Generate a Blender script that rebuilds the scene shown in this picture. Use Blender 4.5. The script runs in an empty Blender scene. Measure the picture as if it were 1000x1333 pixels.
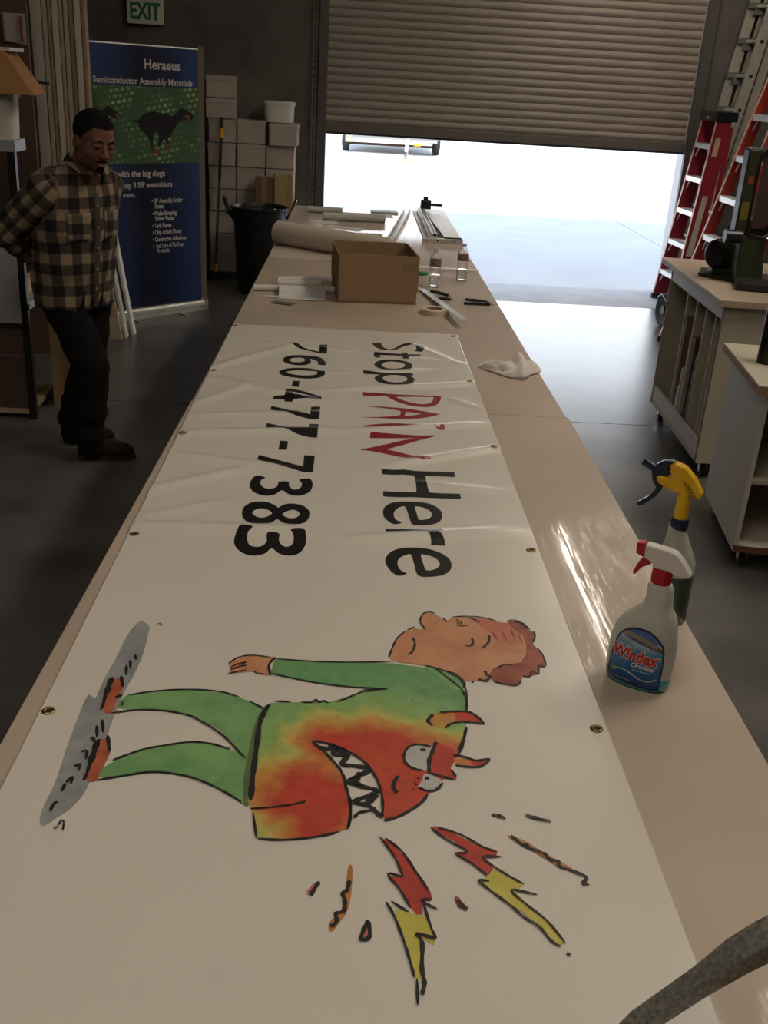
import bpy, bmesh, math, random
import numpy as np
from mathutils import Vector, Matrix
random.seed(7)
PI = math.pi
scene = bpy.context.scene
COL = scene.collection

# ---------------------------------------------------------------- camera, world, sun, exposure
cam_data = bpy.data.cameras.new('camera')
cam = bpy.data.objects.new('camera', cam_data)
COL.objects.link(cam)
scene.camera = cam
cam_data.sensor_fit = 'VERTICAL'
cam_data.sensor_height = 36.0
cam_data.lens = 1306.6 / 1333.0 * 36.0
cam_data.clip_start = 0.02
PITCH, ROLL, YAW = 0.4082, 0.0615, 0.0489
_cp, _sp, _cy, _sy = math.cos(PITCH), math.sin(PITCH), math.cos(YAW), math.sin(YAW)
_F = Vector((_sy*_cp, _cy*_cp, -_sp)); _R = Vector((_cy, -_sy, 0)); _U = _R.cross(_F)
_r = _R*math.cos(ROLL) + _U*math.sin(ROLL); _u = _U*math.cos(ROLL) - _R*math.sin(ROLL)
cam.matrix_world = Matrix(((_r.x, _u.x, -_F.x, 0), (_r.y, _u.y, -_F.y, 0), (_r.z, _u.z, -_F.z, 1.90), (0, 0, 0, 1)))

scene.view_settings.view_transform = 'Standard'
scene.view_settings.look = 'None'
scene.view_settings.gamma = 1.0
scene.view_settings.use_curve_mapping = False
scene.view_settings.exposure = 0.0

world = bpy.data.worlds.new('daylight')
scene.world = world
world.use_nodes = True
bg = world.node_tree.nodes['Background']
# hazy bright horizon, blue overhead, the same all round
_nt = world.node_tree; _tc = _nt.nodes.new('ShaderNodeTexCoord'); _sx = _nt.nodes.new('ShaderNodeSeparateXYZ')
_cr = _nt.nodes.new('ShaderNodeValToRGB')
_nt.links.new(_tc.outputs['Generated'], _sx.inputs[0]); _nt.links.new(_sx.outputs[2], _cr.inputs[0]); _nt.links.new(_cr.outputs[0], bg.inputs[0])
_cr.color_ramp.elements[0].position = 0.0; _cr.color_ramp.elements[0].color = (1.0, 0.98, 0.96, 1)
_cr.color_ramp.elements[1].position = 0.75; _cr.color_ramp.elements[1].color = (0.24, 0.32, 0.48, 1)
_q = _cr.color_ramp.elements.new(0.28); _q.color = (0.62, 0.70, 0.80, 1)
bg.inputs[1].default_value = 5.0

sun_d = bpy.data.lights.new('sun', 'SUN')
sun_d.energy = 7.0
sun_d.angle = 0.009
sun_d.color = (1.0, 0.95, 0.88)
sun = bpy.data.objects.new('sun', sun_d)
COL.objects.link(sun)
sun.rotation_euler = (math.radians(45.5), 0, math.radians(3))     # comes over the roof from behind the camera
LAMP = 12.5          # base strength of the added fill panels and the strip light
LAMPCOL = (1.0, 0.885, 0.74, 1)

# ---------------------------------------------------------------- materials
MATS = {}
def mat(name, col, rough=0.6, metal=0.0, noise=0.0, nscale=8.0, bump=0.0, bscale=60.0, coat=0.0, trans=0.0,
        emit=0.0, ecol=None, ior=1.45, spec=0.5, stretch=None):
    if name in MATS: return MATS[name]
    m = bpy.data.materials.new(name); m.use_nodes = True
    nt = m.node_tree; b = nt.nodes['Principled BSDF']
    c = tuple(col) + (1,)
    b.inputs['Base Color'].default_value = c
    b.inputs['Roughness'].default_value = rough
    b.inputs['Metallic'].default_value = metal
    b.inputs['Coat Weight'].default_value = coat
    b.inputs['Coat Roughness'].default_value = 0.12
    b.inputs['Transmission Weight'].default_value = trans
    b.inputs['IOR'].default_value = ior
    b.inputs['Specular IOR Level'].default_value = spec
    if emit:
        b.inputs['Emission Color'].default_value = ecol or c
        b.inputs['Emission Strength'].default_value = emit
    if noise or bump:
        tc = nt.nodes.new('ShaderNodeTexCoord'); mp = nt.nodes.new('ShaderNodeMapping')
        nt.links.new(tc.outputs['Object'], mp.inputs[0])
        if stretch: mp.inputs['Scale'].default_value = stretch
    if noise:
        n = nt.nodes.new('ShaderNodeTexNoise'); n.inputs['Scale'].default_value = nscale; n.inputs['Detail'].default_value = 6
        nt.links.new(mp.outputs[0], n.inputs['Vector'])
        mr = nt.nodes.new('ShaderNodeMapRange'); mr.inputs[1].default_value = 0.3; mr.inputs[2].default_value = 0.7
        mr.inputs[3].default_value = 1 - noise; mr.inputs[4].default_value = 1 + noise
        nt.links.new(n.outputs[0], mr.inputs[0])
        mx = nt.nodes.new('ShaderNodeMix'); mx.data_type = 'RGBA'; mx.blend_type = 'MULTIPLY'; mx.inputs[0].default_value = 1
        mx.inputs[6].default_value = c
        nt.links.new(mr.outputs[0], mx.inputs[7]); nt.links.new(mx.outputs[2], b.inputs['Base Color'])
    if bump:
        n2 = nt.nodes.new('ShaderNodeTexNoise'); n2.inputs['Scale'].default_value = bscale; n2.inputs['Detail'].default_value = 4
        nt.links.new(mp.outputs[0], n2.inputs['Vector'])
        bp = nt.nodes.new('ShaderNodeBump'); bp.inputs['Strength'].default_value = bump; bp.inputs['Distance'].default_value = 0.002
        nt.links.new(n2.outputs[0], bp.inputs['Height']); nt.links.new(bp.outputs[0], b.inputs['Normal'])
    MATS[name] = m
    return m

M_CONC = mat('dark_concrete', (0.108, 0.098, 0.086), 0.85, noise=0.25, nscale=3, bump=0.3, bscale=25)
M_FLOOR = mat('sealed_floor', (0.105, 0.10, 0.095), 0.28, noise=0.4, nscale=2.2, bump=0.3, bscale=11, spec=0.9)
M_YARD = mat('yard_concrete', (0.50, 0.49, 0.47), 0.85, noise=0.06, nscale=1.3)
M_YARD2 = mat('apron_concrete', (0.40, 0.40, 0.40), 0.75, noise=0.12, nscale=4)
M_CEIL = mat('ceiling_paint', (0.35, 0.32, 0.28), 0.9)
M_WHITE = mat('white_laminate', (0.62, 0.57, 0.49), 0.5, noise=0.05, nscale=5)
M_CREAM = mat('cream_laminate', (0.47, 0.43, 0.33), 0.55, noise=0.06, nscale=5)
M_WOODEDGE = mat('wood_edge', (0.36, 0.24, 0.15), 0.7, noise=0.2, nscale=30)
M_BROWN = mat('brown_hardboard', (0.10, 0.060, 0.042), 0.7, noise=0.15, nscale=6)
M_TANW = mat('pale_timber', (0.46, 0.35, 0.22), 0.7, noise=0.15, nscale=14)
M_CARD = mat('cardboard', (0.30, 0.195, 0.105), 0.85, noise=0.06, nscale=10, bump=0.1, bscale=80)
M_CARDD = mat('darker_cardboard', (0.25, 0.16, 0.085), 0.85, noise=0.06, nscale=10)  # same cardboard in a slightly darker base colour
M_CARTON = mat('white_carton', (0.44, 0.385, 0.33), 0.8, noise=0.05, nscale=9)
M_BLACK = mat('black_plastic', (0.012, 0.012, 0.013), 0.35)
M_BLACKM = mat('black_matte', (0.015, 0.014, 0.014), 0.7)
M_RUBBER = mat('black_rubber', (0.02, 0.02, 0.02), 0.8)
M_STEEL = mat('steel', (0.55, 0.55, 0.56), 0.3, metal=1.0)
M_ALU = mat('brushed_aluminium', (0.70, 0.69, 0.66), 0.38, metal=0.85)
M_ALUD = mat('dull_aluminium', (0.42, 0.40, 0.34), 0.5, metal=0.5, noise=0.1, nscale=20)
M_SHUT = mat('shutter_paint', (0.265, 0.225, 0.19), 0.55, noise=0.05, nscale=6)
M_GUIDE = mat('guide_steel', (0.10, 0.09, 0.085), 0.5, metal=0.3)
M_RED = mat('red_fibreglass', (0.25, 0.013, 0.03), 0.45)
M_ORED = mat('orange_red_fibreglass', (0.34, 0.028, 0.018), 0.45)
M_REDP = mat('red_enamel', (0.35, 0.02, 0.02), 0.35)
M_PAPER = mat('white_paper', (0.66, 0.63, 0.58), 0.75, noise=0.03, nscale=12)
M_PAPERB = mat('backing_paper', (0.50, 0.42, 0.34), 0.7, noise=0.05, nscale=6)
M_GREEN = mat('machine_green', (0.034, 0.042, 0.020), 0.4, noise=0.2, nscale=12)
M_YELL = mat('yellow_plastic', (0.78, 0.46, 0.012), 0.35)
M_BLUE = mat('navy_plastic', (0.012, 0.022, 0.06), 0.3)
M_WPL = mat('white_plastic', (0.68, 0.65, 0.60), 0.35)
M_RPL = mat('red_plastic', (0.45, 0.012, 0.03), 0.35)

def glassmat(name, col, rough, alpha):
    m = bpy.data.materials.new(name); m.use_nodes = True; nt = m.node_tree
    b = nt.nodes['Principled BSDF']; b.inputs['Base Color'].default_value = tuple(col)+(1,); b.inputs['Roughness'].default_value = rough
    tr = nt.nodes.new('ShaderNodeBsdfTransparent'); mx = nt.nodes.new('ShaderNodeMixShader')
    lw = nt.nodes.new('ShaderNodeLayerWeight'); lw.inputs[0].default_value = 0.45
    mr = nt.nodes.new('ShaderNodeMapRange'); mr.inputs[3].default_value = alpha; mr.inputs[4].default_value = min(1, alpha+0.55)
    nt.links.new(lw.outputs['Facing'], mr.inputs[0]); nt.links.new(mr.outputs[0], mx.inputs[0])
    nt.links.new(tr.outputs[0], mx.inputs[1]); nt.links.new(b.outputs[0], mx.inputs[2])
    nt.links.new(mx.outputs[0], nt.nodes['Material Output'].inputs[0])
    return m
M_PET = glassmat('clear_pet', (0.75, 0.75, 0.75), 0.08, 0.10)
M_MILKY = glassmat('milky_bottle_plastic', (0.62, 0.64, 0.57), 0.4, 0.72)
M_MILKY2 = glassmat('milky_green_bottle_plastic', (0.55, 0.56, 0.47), 0.4, 0.65)
M_CLEARSHEET = glassmat('clear_sheet', (0.6, 0.65, 0.6), 0.2, 0.25)

# ---------------------------------------------------------------- mesh helpers
class MB:
    def __init__(s): s.v = []; s.f = []
    def add(s, vs, fs, M=None):
        o = len(s.v)
        s.v += [tuple(M @ Vector(p)) if M is not None else tuple(p) for p in vs]
        s.f += [tuple(i+o for i in f) for f in fs]
        return s
    def box(s, x0, x1, y0, y1, z0, z1, M=None):
        return s.add([(x0,y0,z0),(x1,y0,z0),(x1,y1,z0),(x0,y1,z0),(x0,y0,z1),(x1,y0,z1),(x1,y1,z1),(x0,y1,z1)],
              [(3,2,1,0),(4,5,6,7),(0,1,5,4),(1,2,6,5),(2,3,7,6),(3,0,4,7)], M)
    def hexa(s, a, b):      # two quads (4 points each), bottom and top
        return s.add(list(a)+list(b), [(3,2,1,0),(4,5,6,7),(0,1,5,4),(1,2,6,5),(2,3,7,6),(3,0,4,7)])
    def bar(s, p0, p1, w, h, up=(0,0,1)):
        p0, p1 = Vector(p0), Vector(p1); d = (p1-p0).normalized(); a = d.cross(Vector(up)).normalized()*w/2; b = a.cross(d).normalized()*h/2
        return s.hexa([p0-a-b, p0+a-b, p0+a+b, p0-a+b], [p1-a-b, p1+a-b, p1+a+b, p1-a+b])
    def cyl(s, p0, p1, r0, r1=None, n=20, caps=True, M=None):
        r1 = r0 if r1 is None else r1
        p0, p1 = Vector(p0), Vector(p1); d = (p1-p0).normalized()
        a = d.orthogonal().normalized(); b = d.cross(a)
        vs = [p+(a*math.cos(2*PI*i/n)+b*math.sin(2*PI*i/n))*r for p, r in ((p0, r0), (p1, r1)) for i in range(n)]
        fs = [(i, (i+1) % n, n+(i+1) % n, n+i) for i in range(n)]
        if caps: fs += [tuple(range(n-1, -1, -1)), tuple(range(n, 2*n))]
        return s.add(vs, fs, M)
    def lathe(s, prof, c=(0,0,0), n=24, M=None, sx=1, sy=1):
        vs = [(c[0]+r*sx*math.cos(2*PI*i/n), c[1]+r*sy*math.sin(2*PI*i/n), c[2]+z) for r, z in prof for i in range(n)]
        fs = [(k*n+i, k*n+(i+1) % n, (k+1)*n+(i+1) % n, (k+1)*n+i) for k in range(len(prof)-1) for i in range(n)]
        return s.add(vs, fs, M)
    def tube(s, pts, r, n=8, closed=False):
        pts = [Vector(p) for p in pts]; rs = r if isinstance(r, (list, tuple)) else [r]*len(pts)
        N = len(pts); o = len(s.v); prev = None
        for i, p in enumerate(pts):
            if closed: d = pts[(i+1) % N]-pts[i-1]
            else: d = pts[min(i+1, N-1)]-pts[max(i-1, 0)]
            d.normalize()
            if prev is None: a = d.orthogonal().normalized()
            else: a = (prev-d*prev.dot(d)).normalized()
            prev = a; b = d.cross(a)
            s.v += [tuple(p+(a*math.cos(2*PI*k/n)+b*math.sin(2*PI*k/n))*rs[i]) for k in range(n)]
        for i in range(N if closed else N-1):
            j = (i+1) % N
            s.f += [(o+i*n+k, o+i*n+(k+1) % n, o+j*n+(k+1) % n, o+j*n+k) for k in range(n)]
        if not closed: s.f += [tuple(o+k for k in range(n-1, -1, -1)), tuple(o+(N-1)*n+k for k in range(n))]
        return s
    def prism(s, poly, z0, z1, M=None):
        n = len(poly)
        a = sum(poly[i][0]*poly[(i+1) % n][1]-poly[(i+1) % n][0]*poly[i][1] for i in range(n))
        if a < 0: poly = poly[::-1]
        vs = [(x, y, z0) for x, y in poly]+[(x, y, z1) for x, y in poly]
        fs = [tuple(range(n-1, -1, -1)), tuple(range(n, 2*n))]+[(i, (i+1) % n, n+(i+1) % n, n+i) for i in range(n)]
        return s.add(vs, fs, M)
    def loft(s, secs, n=28, p=2.4):
        # secs: (z, cx, cy, hw, hd)
        o = len(s.v)
        for z, cx, cy, hw, hd in secs:
            for i in range(n):
                t = 2*PI*i/n; c, q = math.cos(t), math.sin(t)
                s.v.append((cx+hw*math.copysign(abs(c)**(2/p), c), cy+hd*math.copysign(abs(q)**(2/p), q), z))
        for k in range(len(secs)-1):
            s.f += [(o+k*n+i, o+k*n+(i+1) % n, o+(k+1)*n+(i+1) % n, o+(k+1)*n+i) for i in range(n)]
        s.f += [tuple(o+i for i in range(n-1, -1, -1)), tuple(o+(len(secs)-1)*n+i for i in range(n))]
        return s
    def mesh(s, name):
        me = bpy.data.meshes.new(name); me.from_pydata(s.v, [], s.f); me.update(); return me
    def build(s, name, m, parent=None, smooth=False, bevel=0.0, loc=None):
        me = s.mesh(name)
        return link(name, me, m, parent, smooth, bevel, loc)

def link(name, me, m, parent=None, smooth=False, bevel=0.0, loc=None):
    if m is not None and not me.materials: me.materials.append(m)
    o = bpy.data.objects.new(name, me); COL.objects.link(o)
    if parent is not None: o.parent = parent
    if loc: o.location = loc
    if smooth:
        me.polygons.foreach_set('use_smooth', [True]*len(me.polygons))
        md = None
        if smooth != 'all':
            try: me.set_sharp_from_angle(angle=math.radians(40))
            except Exception: pass
    if bevel:
        md = o.modifiers.new('bevel', 'BEVEL'); md.width = bevel; md.segments = 2; md.limit_method = 'ANGLE'
    return o

def thing(name, label, cat, loc=(0,0,0), rz=0, group=None):
    o = bpy.data.objects.new(name, None); COL.objects.link(o); o.empty_display_size = 0.05
    o.location = loc; o.rotation_euler = (0, 0, rz)
    return tag(o, label, cat, group)
def tag(o, label, cat, group=None):
    o['label'] = label; o['category'] = cat
    if group: o['group'] = group
    return o
def struct(o): o['kind'] = 'structure'; return o
def dup(root, loc=None, rz=None, label=None):
    r = root.copy(); COL.objects.link(r)
    if loc is not None: r.location = loc
    if rz is not None: r.rotation_euler = (0, 0, rz)
    if label: r['label'] = label
    for ch in list(root.children):
        c = ch.copy(); COL.objects.link(c); c.parent = r
        for g in ch.children:
            d = g.copy(); COL.objects.link(d); d.parent = c
    return r
def RZ(a): return Matrix.Rotation(a, 4, 'Z')
def RX(a): return Matrix.Rotation(a, 4, 'X')
def RY(a): return Matrix.Rotation(a, 4, 'Y')
def TR(x, y, z): return Matrix.Translation((x, y, z))

# flat prints: 2-D loops filled, cut on a grid and laid on a surface by a mapping function
def spline(pts, closed=True, k=5):
    n = len(pts); out = []
    rng = range(n) if closed else range(n-1)
    for i in rng:
        if closed: a, b, c, d = pts[i-1], pts[i], pts[(i+1) % n], pts[(i+2) % n]
        else: a, b, c, d = pts[max(i-1, 0)], pts[i], pts[i+1], pts[min(i+2, n-1)]
        for j in range(k):
            t = j/k
            out.append(tuple(0.5*((2*b[q])+(-a[q]+c[q])*t+(2*a[q]-5*b[q]+4*c[q]-d[q])*t*t+(-a[q]+3*b[q]-3*c[q]+d[q])*t**3) for q in (0, 1)))
    if not closed: out.append(tuple(pts[-1]))
    return out
def fill_mesh(name, loops):
    cu = bpy.data.curves.new(name, 'CURVE'); cu.dimensions = '2D'; cu.fill_mode = 'BOTH'
    for lp in loops:
        sp = cu.splines.new('POLY'); sp.points.add(len(lp)-1)
        for i, p in enumerate(lp): sp.points[i].co = (p[0], p[1], 0, 1)
        sp.use_cyclic_u = True
    ob = bpy.data.objects.new('tmp', cu)
    me = bpy.data.meshes.new_from_object(ob)
    bpy.data.objects.remove(ob); bpy.data.curves.remove(cu)
    return me
def text_mesh(body, size=1.0, offset=0.0, shear=0.0, space=1.0, align='LEFT'):
    cu = bpy.data.curves.new('tmp', 'FONT'); cu.body = body; cu.size = size; cu.offset = offset; cu.shear = shear
    cu.space_character = space; cu.align_x = align; cu.resolution_u = 3
    ob = bpy.data.objects.new('tmp', cu); me = bpy.data.meshes.new_from_object(ob)
    bpy.data.objects.remove(ob); bpy.data.curves.remove(cu)
    return me
def conform(me, fn, du=None, dv=None, pre=None):
    bm = bmesh.new(); bm.from_mesh(me)
    bmesh.ops.remove_doubles(bm, verts=bm.verts, dist=1e-6)
    if pre is not None:
        for v in bm.verts: v.co = pre @ v.co
    if bm.verts:
        for ax, st in ((0, du), (1, dv)):
            if not st: continue
            lo = min(v.co[ax] for v in bm.verts); hi = max(v.co[ax] for v in bm.verts)
            k = math.floor(lo/st)+1
            while k*st < hi:
                co = [0, 0, 0]; no = [0, 0, 0]; co[ax] = k*st; no[ax] = 1
                bmesh.ops.bisect_plane(bm, geom=bm.verts[:]+bm.edges[:]+bm.faces[:], dist=1e-7, plane_co=co, plane_no=no)
                k += 1
        # all faces look the same way before mapping
        for f in bm.faces:
            f.normal_update()
            if f.normal.z < 0: f.normal_flip()
        for v in bm.verts: v.co = Vector(fn(v.co.x, v.co.y))
    bm.to_mesh(me); bm.free(); me.update()
    return me
def ribbon(mb, pts, w, taper=True):
    p = spline(pts, False, 4); n = len(p); L = []; Rr = []
    for i in range(n):
        a, b = p[max(i-1, 0)], p[min(i+1, n-1)]
        dx, dy = b[0]-a[0], b[1]-a[1]; l = math.hypot(dx, dy) or 1
        e = min(i, n-1-i)
        ww = w/2*(0.55 if e == 0 and taper else 1.0)*(0.88+0.2*math.sin(i*1.7+w*900))
        L.append((p[i][0]-dy/l*ww, p[i][1]+dx/l*ww, 0)); Rr.append((p[i][0]+dy/l*ww, p[i][1]-dx/l*ww, 0))
    mb.add(L+Rr, [(i, n+i, n+i+1, i+1) for i in range(n-1)])

# ---------------------------------------------------------------- the room
HT = 0.872          # worktop height
YW = 10.5           # inner face of the door wall
DX0, DX1, DZ = -0.285, 3.27, 3.66

fl = struct(MB().box(-3.6, 4.3, -5.0, YW, -0.25, -0.016).build('floor', M_FLOOR))
xs = [-3.6, -2.55, 0.75, 4.3]; ys = [-5.0, -1.2, 2.4, 5.92, 9.6, YW]
for i in range(len(xs)-1):
    for j in range(len(ys)-1):
        g_ = 0.004
        MB().box(xs[i]+g_, xs[i+1]-g_, ys[j]+g_, ys[j+1]-g_, -0.03, 0.0).build('slab', M_YARD2 if (j == 4 and xs[i] > -1) else M_FLOOR, fl)
wf = MB()
wf.box(-9, DX0-0.10, YW, YW+0.2, -0.2, 5.6)
wf.box(DX1+0.12, 12, YW, YW+0.2, -0.2, 5.6)
wf.box(DX0-0.10, DX1+0.12, YW, YW+0.2, DZ, 5.6)
struct(wf.build('wall_front', M_CONC))
struct(MB().box(-3.8, -3.6, -5.0, YW, -0.2, 5.6).build('wall_left', M_CONC))
struct(MB().box(4.3, 4.5, -5.0, YW, -0.2, 5.6).build('wall_right', M_CONC))
struct(MB().box(-3.8, 4.5, -5.2, -5.0, -0.2, 5.6).build('wall_back', M_CONC))
struct(MB().box(-9, 12, -5.2, YW+0.2, 5.6, 5.95).build('ceiling', M_CEIL))

yd = struct(MB().box(-40, 60, YW, 75, -0.4, -0.05).build('ground', M_YARD))
yx = [-40, -18, -8, -1.9, 4.3, 10.5, 22, 60]; yy = [YW, 12.1, 18.2, 24.5, 33, 45, 75]
for i in range(len(yx)-1):
    for j in range(len(yy)-1):
        MB().box(yx[i]+0.01, yx[i+1]-0.01, yy[j]+(0.0 if j == 0 else 0.01), yy[j+1]-0.01, -0.08, -0.035 if j else -0.012).build('slab', M_YARD, yd)

# jambs of the door opening and the guides of the shutter
struct(MB().box(DX0-0.10, DX0, YW-0.005, YW+0.2, 0, DZ).build('trim_1', M_GUIDE, bevel=0.004))
struct(MB().box(DX1, DX1+0.12, YW-0.005, YW+0.2, 0, DZ).build('trim_2', mat('jamb_paint', (0.55, 0.55, 0.56), 0.6)))

sh = thing('roller_shutter', 'grey-brown steel roller shutter half raised over the loading door', 'door', (DX0, YW, 1.38))
W_ = DX1-DX0
prof = []
for k in range(9):
    t = k/8; prof.append((-0.012*math.sin(PI*t)-0.001, t*0.062))
prof += [(0.003, 0.064), (0.005, 0.069), (-0.001, 0.072)]
back = [(y+0.004, z) for y, z in prof][::-1]
poly = prof+back
sl = MB(); n_ = len(poly)
sl.add([(0, y, z) for y, z in poly]+[(W_, y, z) for y, z in poly],
       [(i, (i+1) % n_, n_+(i+1) % n_, n_+i) for i in range(n_)]+[tuple(range(n_-1, -1, -1)), tuple(range(n_, 2*n_))])
sme = sl.mesh('slat')
sme.materials.append(M_SHUT)
sme.polygons.foreach_set('use_smooth', [True]*len(sme.polygons)); sme.set_sharp_from_angle(angle=math.radians(50))
for k in range(31):
    s_ = link('slat', sme, None, sh); s_.location = (0, 0.03, 0.085+k*0.072)
bb = MB().box(0, W_, 0.0, 0.05, 0, 0.085).build('bottom_bar', mat('bottom_bar_steel', (0.13, 0.115, 0.10), 0.5, metal=0.2), sh, bevel=0.005)
MB().box(0, W_, 0.005, 0.045, -0.018, 0.0).build('rubber_seal', M_RUBBER, sh)
MB().box(-0.085, 0.0, -0.055, -0.006, -1.36, 2.28).build('guide_rail', M_GUIDE, sh, bevel=0.003)
MB().box(W_, W_+0.105, -0.055, -0.006, -1.36, 2.28).build('guide_rail', M_GUIDE, sh, bevel=0.003)
MB().box(-0.18, W_+0.18, -0.35, -0.01, 2.28, 2.95).build('hood', M_GUIDE, sh, bevel=0.01)

# the hand chain that lifts the shutter
ch = MB()
for side in (0, 1):
    for k in range(74):
        zc = 0.70+0.031*k; x_ = (0.022 if side else -0.008)
        pts = []
        for i in range(8):
            a = 2*PI*i/8; u_, w_ = 0.008*math.cos(a), 0.019*math.sin(a)
            pts.append((x_+(u_ if k % 2 else 0), (0 if k % 2 else u_), zc+w_) if True else None)
        ch.tube(pts, 0.0027, 4, closed=True)
o = ch.build('hoist_chain', mat('chain_steel', (0.42, 0.36, 0.27), 0.4, metal=0.8), loc=(-0.415, YW-0.05, 0))
tag(o, 'thin metal hand chain hanging beside the roller shutter', 'chain')
MB().box(-0.02, 0.03, -0.012, 0.05, 1.42, 1.52).build('chain_keeper', mat('violet_grey_paint', (0.10, 0.08, 0.13), 0.5), o, bevel=0.004)

# two unseen panels added as fill light; a hanging strip glints in the worktop
def light_panel(x, y, lx, ly, e, z=5.58, label='', cat='ceiling light', col=LAMPCOL, nm='added_fill_light'):
    t = thing(nm, label, cat, (x, y, z))
    f = MB(); f.box(-lx/2-0.04, lx/2+0.04, -ly/2-0.04, -ly/2, -0.08, 0.02); f.box(-lx/2-0.04, lx/2+0.04, ly/2, ly/2+0.04, -0.08, 0.02)
    f.box(-lx/2-0.04, -lx/2, -ly/2, ly/2, -0.08, 0.02); f.box(lx/2, lx/2+0.04, -ly/2, ly/2, -0.08, 0.02)
    f.build('frame', M_WPL, t)
    m = mat('diffuser_%d' % int(e*10), (0.8, 0.8, 0.8), 0.5, emit=e, ecol=col)
    MB().box(-lx/2, lx/2, -ly/2, ly/2, -0.05, -0.03).build('diffuser', m, t)
    return t
light_panel(-0.9, -0.3, 1.6, 3.0, LAMP*0.40, label='large added fill light above the near end of the worktable')  # unseen panel added overhead to brighten the near end of the sign
light_panel(3.45, 3.7, 0.8, 2.6, LAMP*1.6, label='long added fill light above the wheeled cabinets')  # added fill panel, set to the side so the sign does not mirror it
sl_ = light_panel(2.36, 8.35, 0.15, 2.9, LAMP*2.7, z=4.25, label='narrow hanging strip light close to the loading door', nm='strip_light')
for y_ in (-1.3, 1.3): MB().cyl((0, y_, 0.02), (0, y_, 1.35), 0.006, n=8).build('hanger', M_STEEL, sl_)

# exit sign
ex = thing('exit_sign', 'white exit sign with green letters high on the dark wall', 'sign', (-1.990, YW-0.07, 2.335))
MB().box(-0.166, 0.166, 0.0, 0.05, -0.108, 0.108).build('housing', mat('sign_face', (0.62, 0.60, 0.50), 0.5), ex, bevel=0.006)
MB().box(-0.05, 0.05, 0.05, 0.07, -0.05, 0.05).build('wall_bracket', M_WPL, ex)
me = text_mesh('EXIT', 0.185, 0.006, 0, 1.0, 'CENTER')
conform(me, lambda u, v: (u*0.74, -0.003, v*1.05-0.066))
link('lettering', me, mat('sign_green', (0.02, 0.16, 0.07), 0.5), ex)

# ---------------------------------------------------------------- yard: a flat trailer
tr = thing('flatbed_trailer', 'low flatbed trailer parked out in the bright yard', 'trailer', (1.0, 29.0, -0.035))
MB().box(-1.15, 1.3, 0, 3.6, 0.44, 0.49).build('deck', mat('deck_grey', (0.30, 0.34, 0.34), 0.6), tr)
f = MB(); f.bar((-1.1, 0.05, 0.40), (1.25, 0.05, 0.40), 0.05, 0.09); f.bar((-1.1, 3.5, 0.40), (1.25, 3.5, 0.40), 0.05, 0.09)
f.bar((-1.0, 0, 0.36), (-1.0, 3.6, 0.36), 0.06, 0.08); f.bar((1.1, 0, 0.36), (1.1, 3.6, 0.36), 0.06, 0.08)
f.build('chassis', mat('chassis_steel', (0.35, 0.33, 0.33), 0.5, metal=0.3), tr)
f = MB(); f.cyl((-1.3, 0.9, 0.20), (1.3, 0.9, 0.20), 0.035, n=10); f.build('axle', mat('axle_brown', (0.16, 0.08, 0.06), 0.6), tr)
for sx in (-1.35, 1.18):
    w = MB(); w.lathe([(0.0, 0), (0.16, 0.0), (0.29, 0.02), (0.31, 0.06), (0.31, 0.16), (0.29, 0.2), (0.16, 0.22), (0.0, 0.22)], n=20, M=TR(sx, 0.9, 0.31) @ RY(PI/2))
    wo = w.build('wheel', M_RUBBER, tr, smooth=True)
    MB().cyl((sx-0.005, 0.9, 0.31), (sx+0.225, 0.9, 0.31), 0.13, n=14).build('hub', M_ALUD, wo)
MB().bar((0.45, 0, 0.38), (0.30, -2.4, 0.30), 0.08, 0.09).build('drawbar', mat('chassis_pale', (0.5, 0.48, 0.46), 0.5), tr)
j = MB(); j.cyl((0.35, -1.9, 0.03), (0.35, -1.9, 0.62), 0.025, n=10); j.box(0.24, 0.46, -2.0, -1.8, 0, 0.03); j.build('jack', mat('jack_steel', (0.35, 0.3, 0.28), 0.5), tr)
MB().box(0.12, 0.56, -2.2, -1.7, -0.0, 0.06).build('timber_pad', M_TANW, tr)
MB().box(0.62, 0.80, -0.06, 0.0, 0.26, 0.34).build('side_lamp', mat('amber_lens', (0.8, 0.28, 0.02), 0.4), tr)
MB().box(-1.25, -1.05, -0.1, 0.0, 0.28, 0.52).build('tail_lamp_box', mat('olive_box', (0.25, 0.27, 0.2), 0.6), tr)

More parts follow.
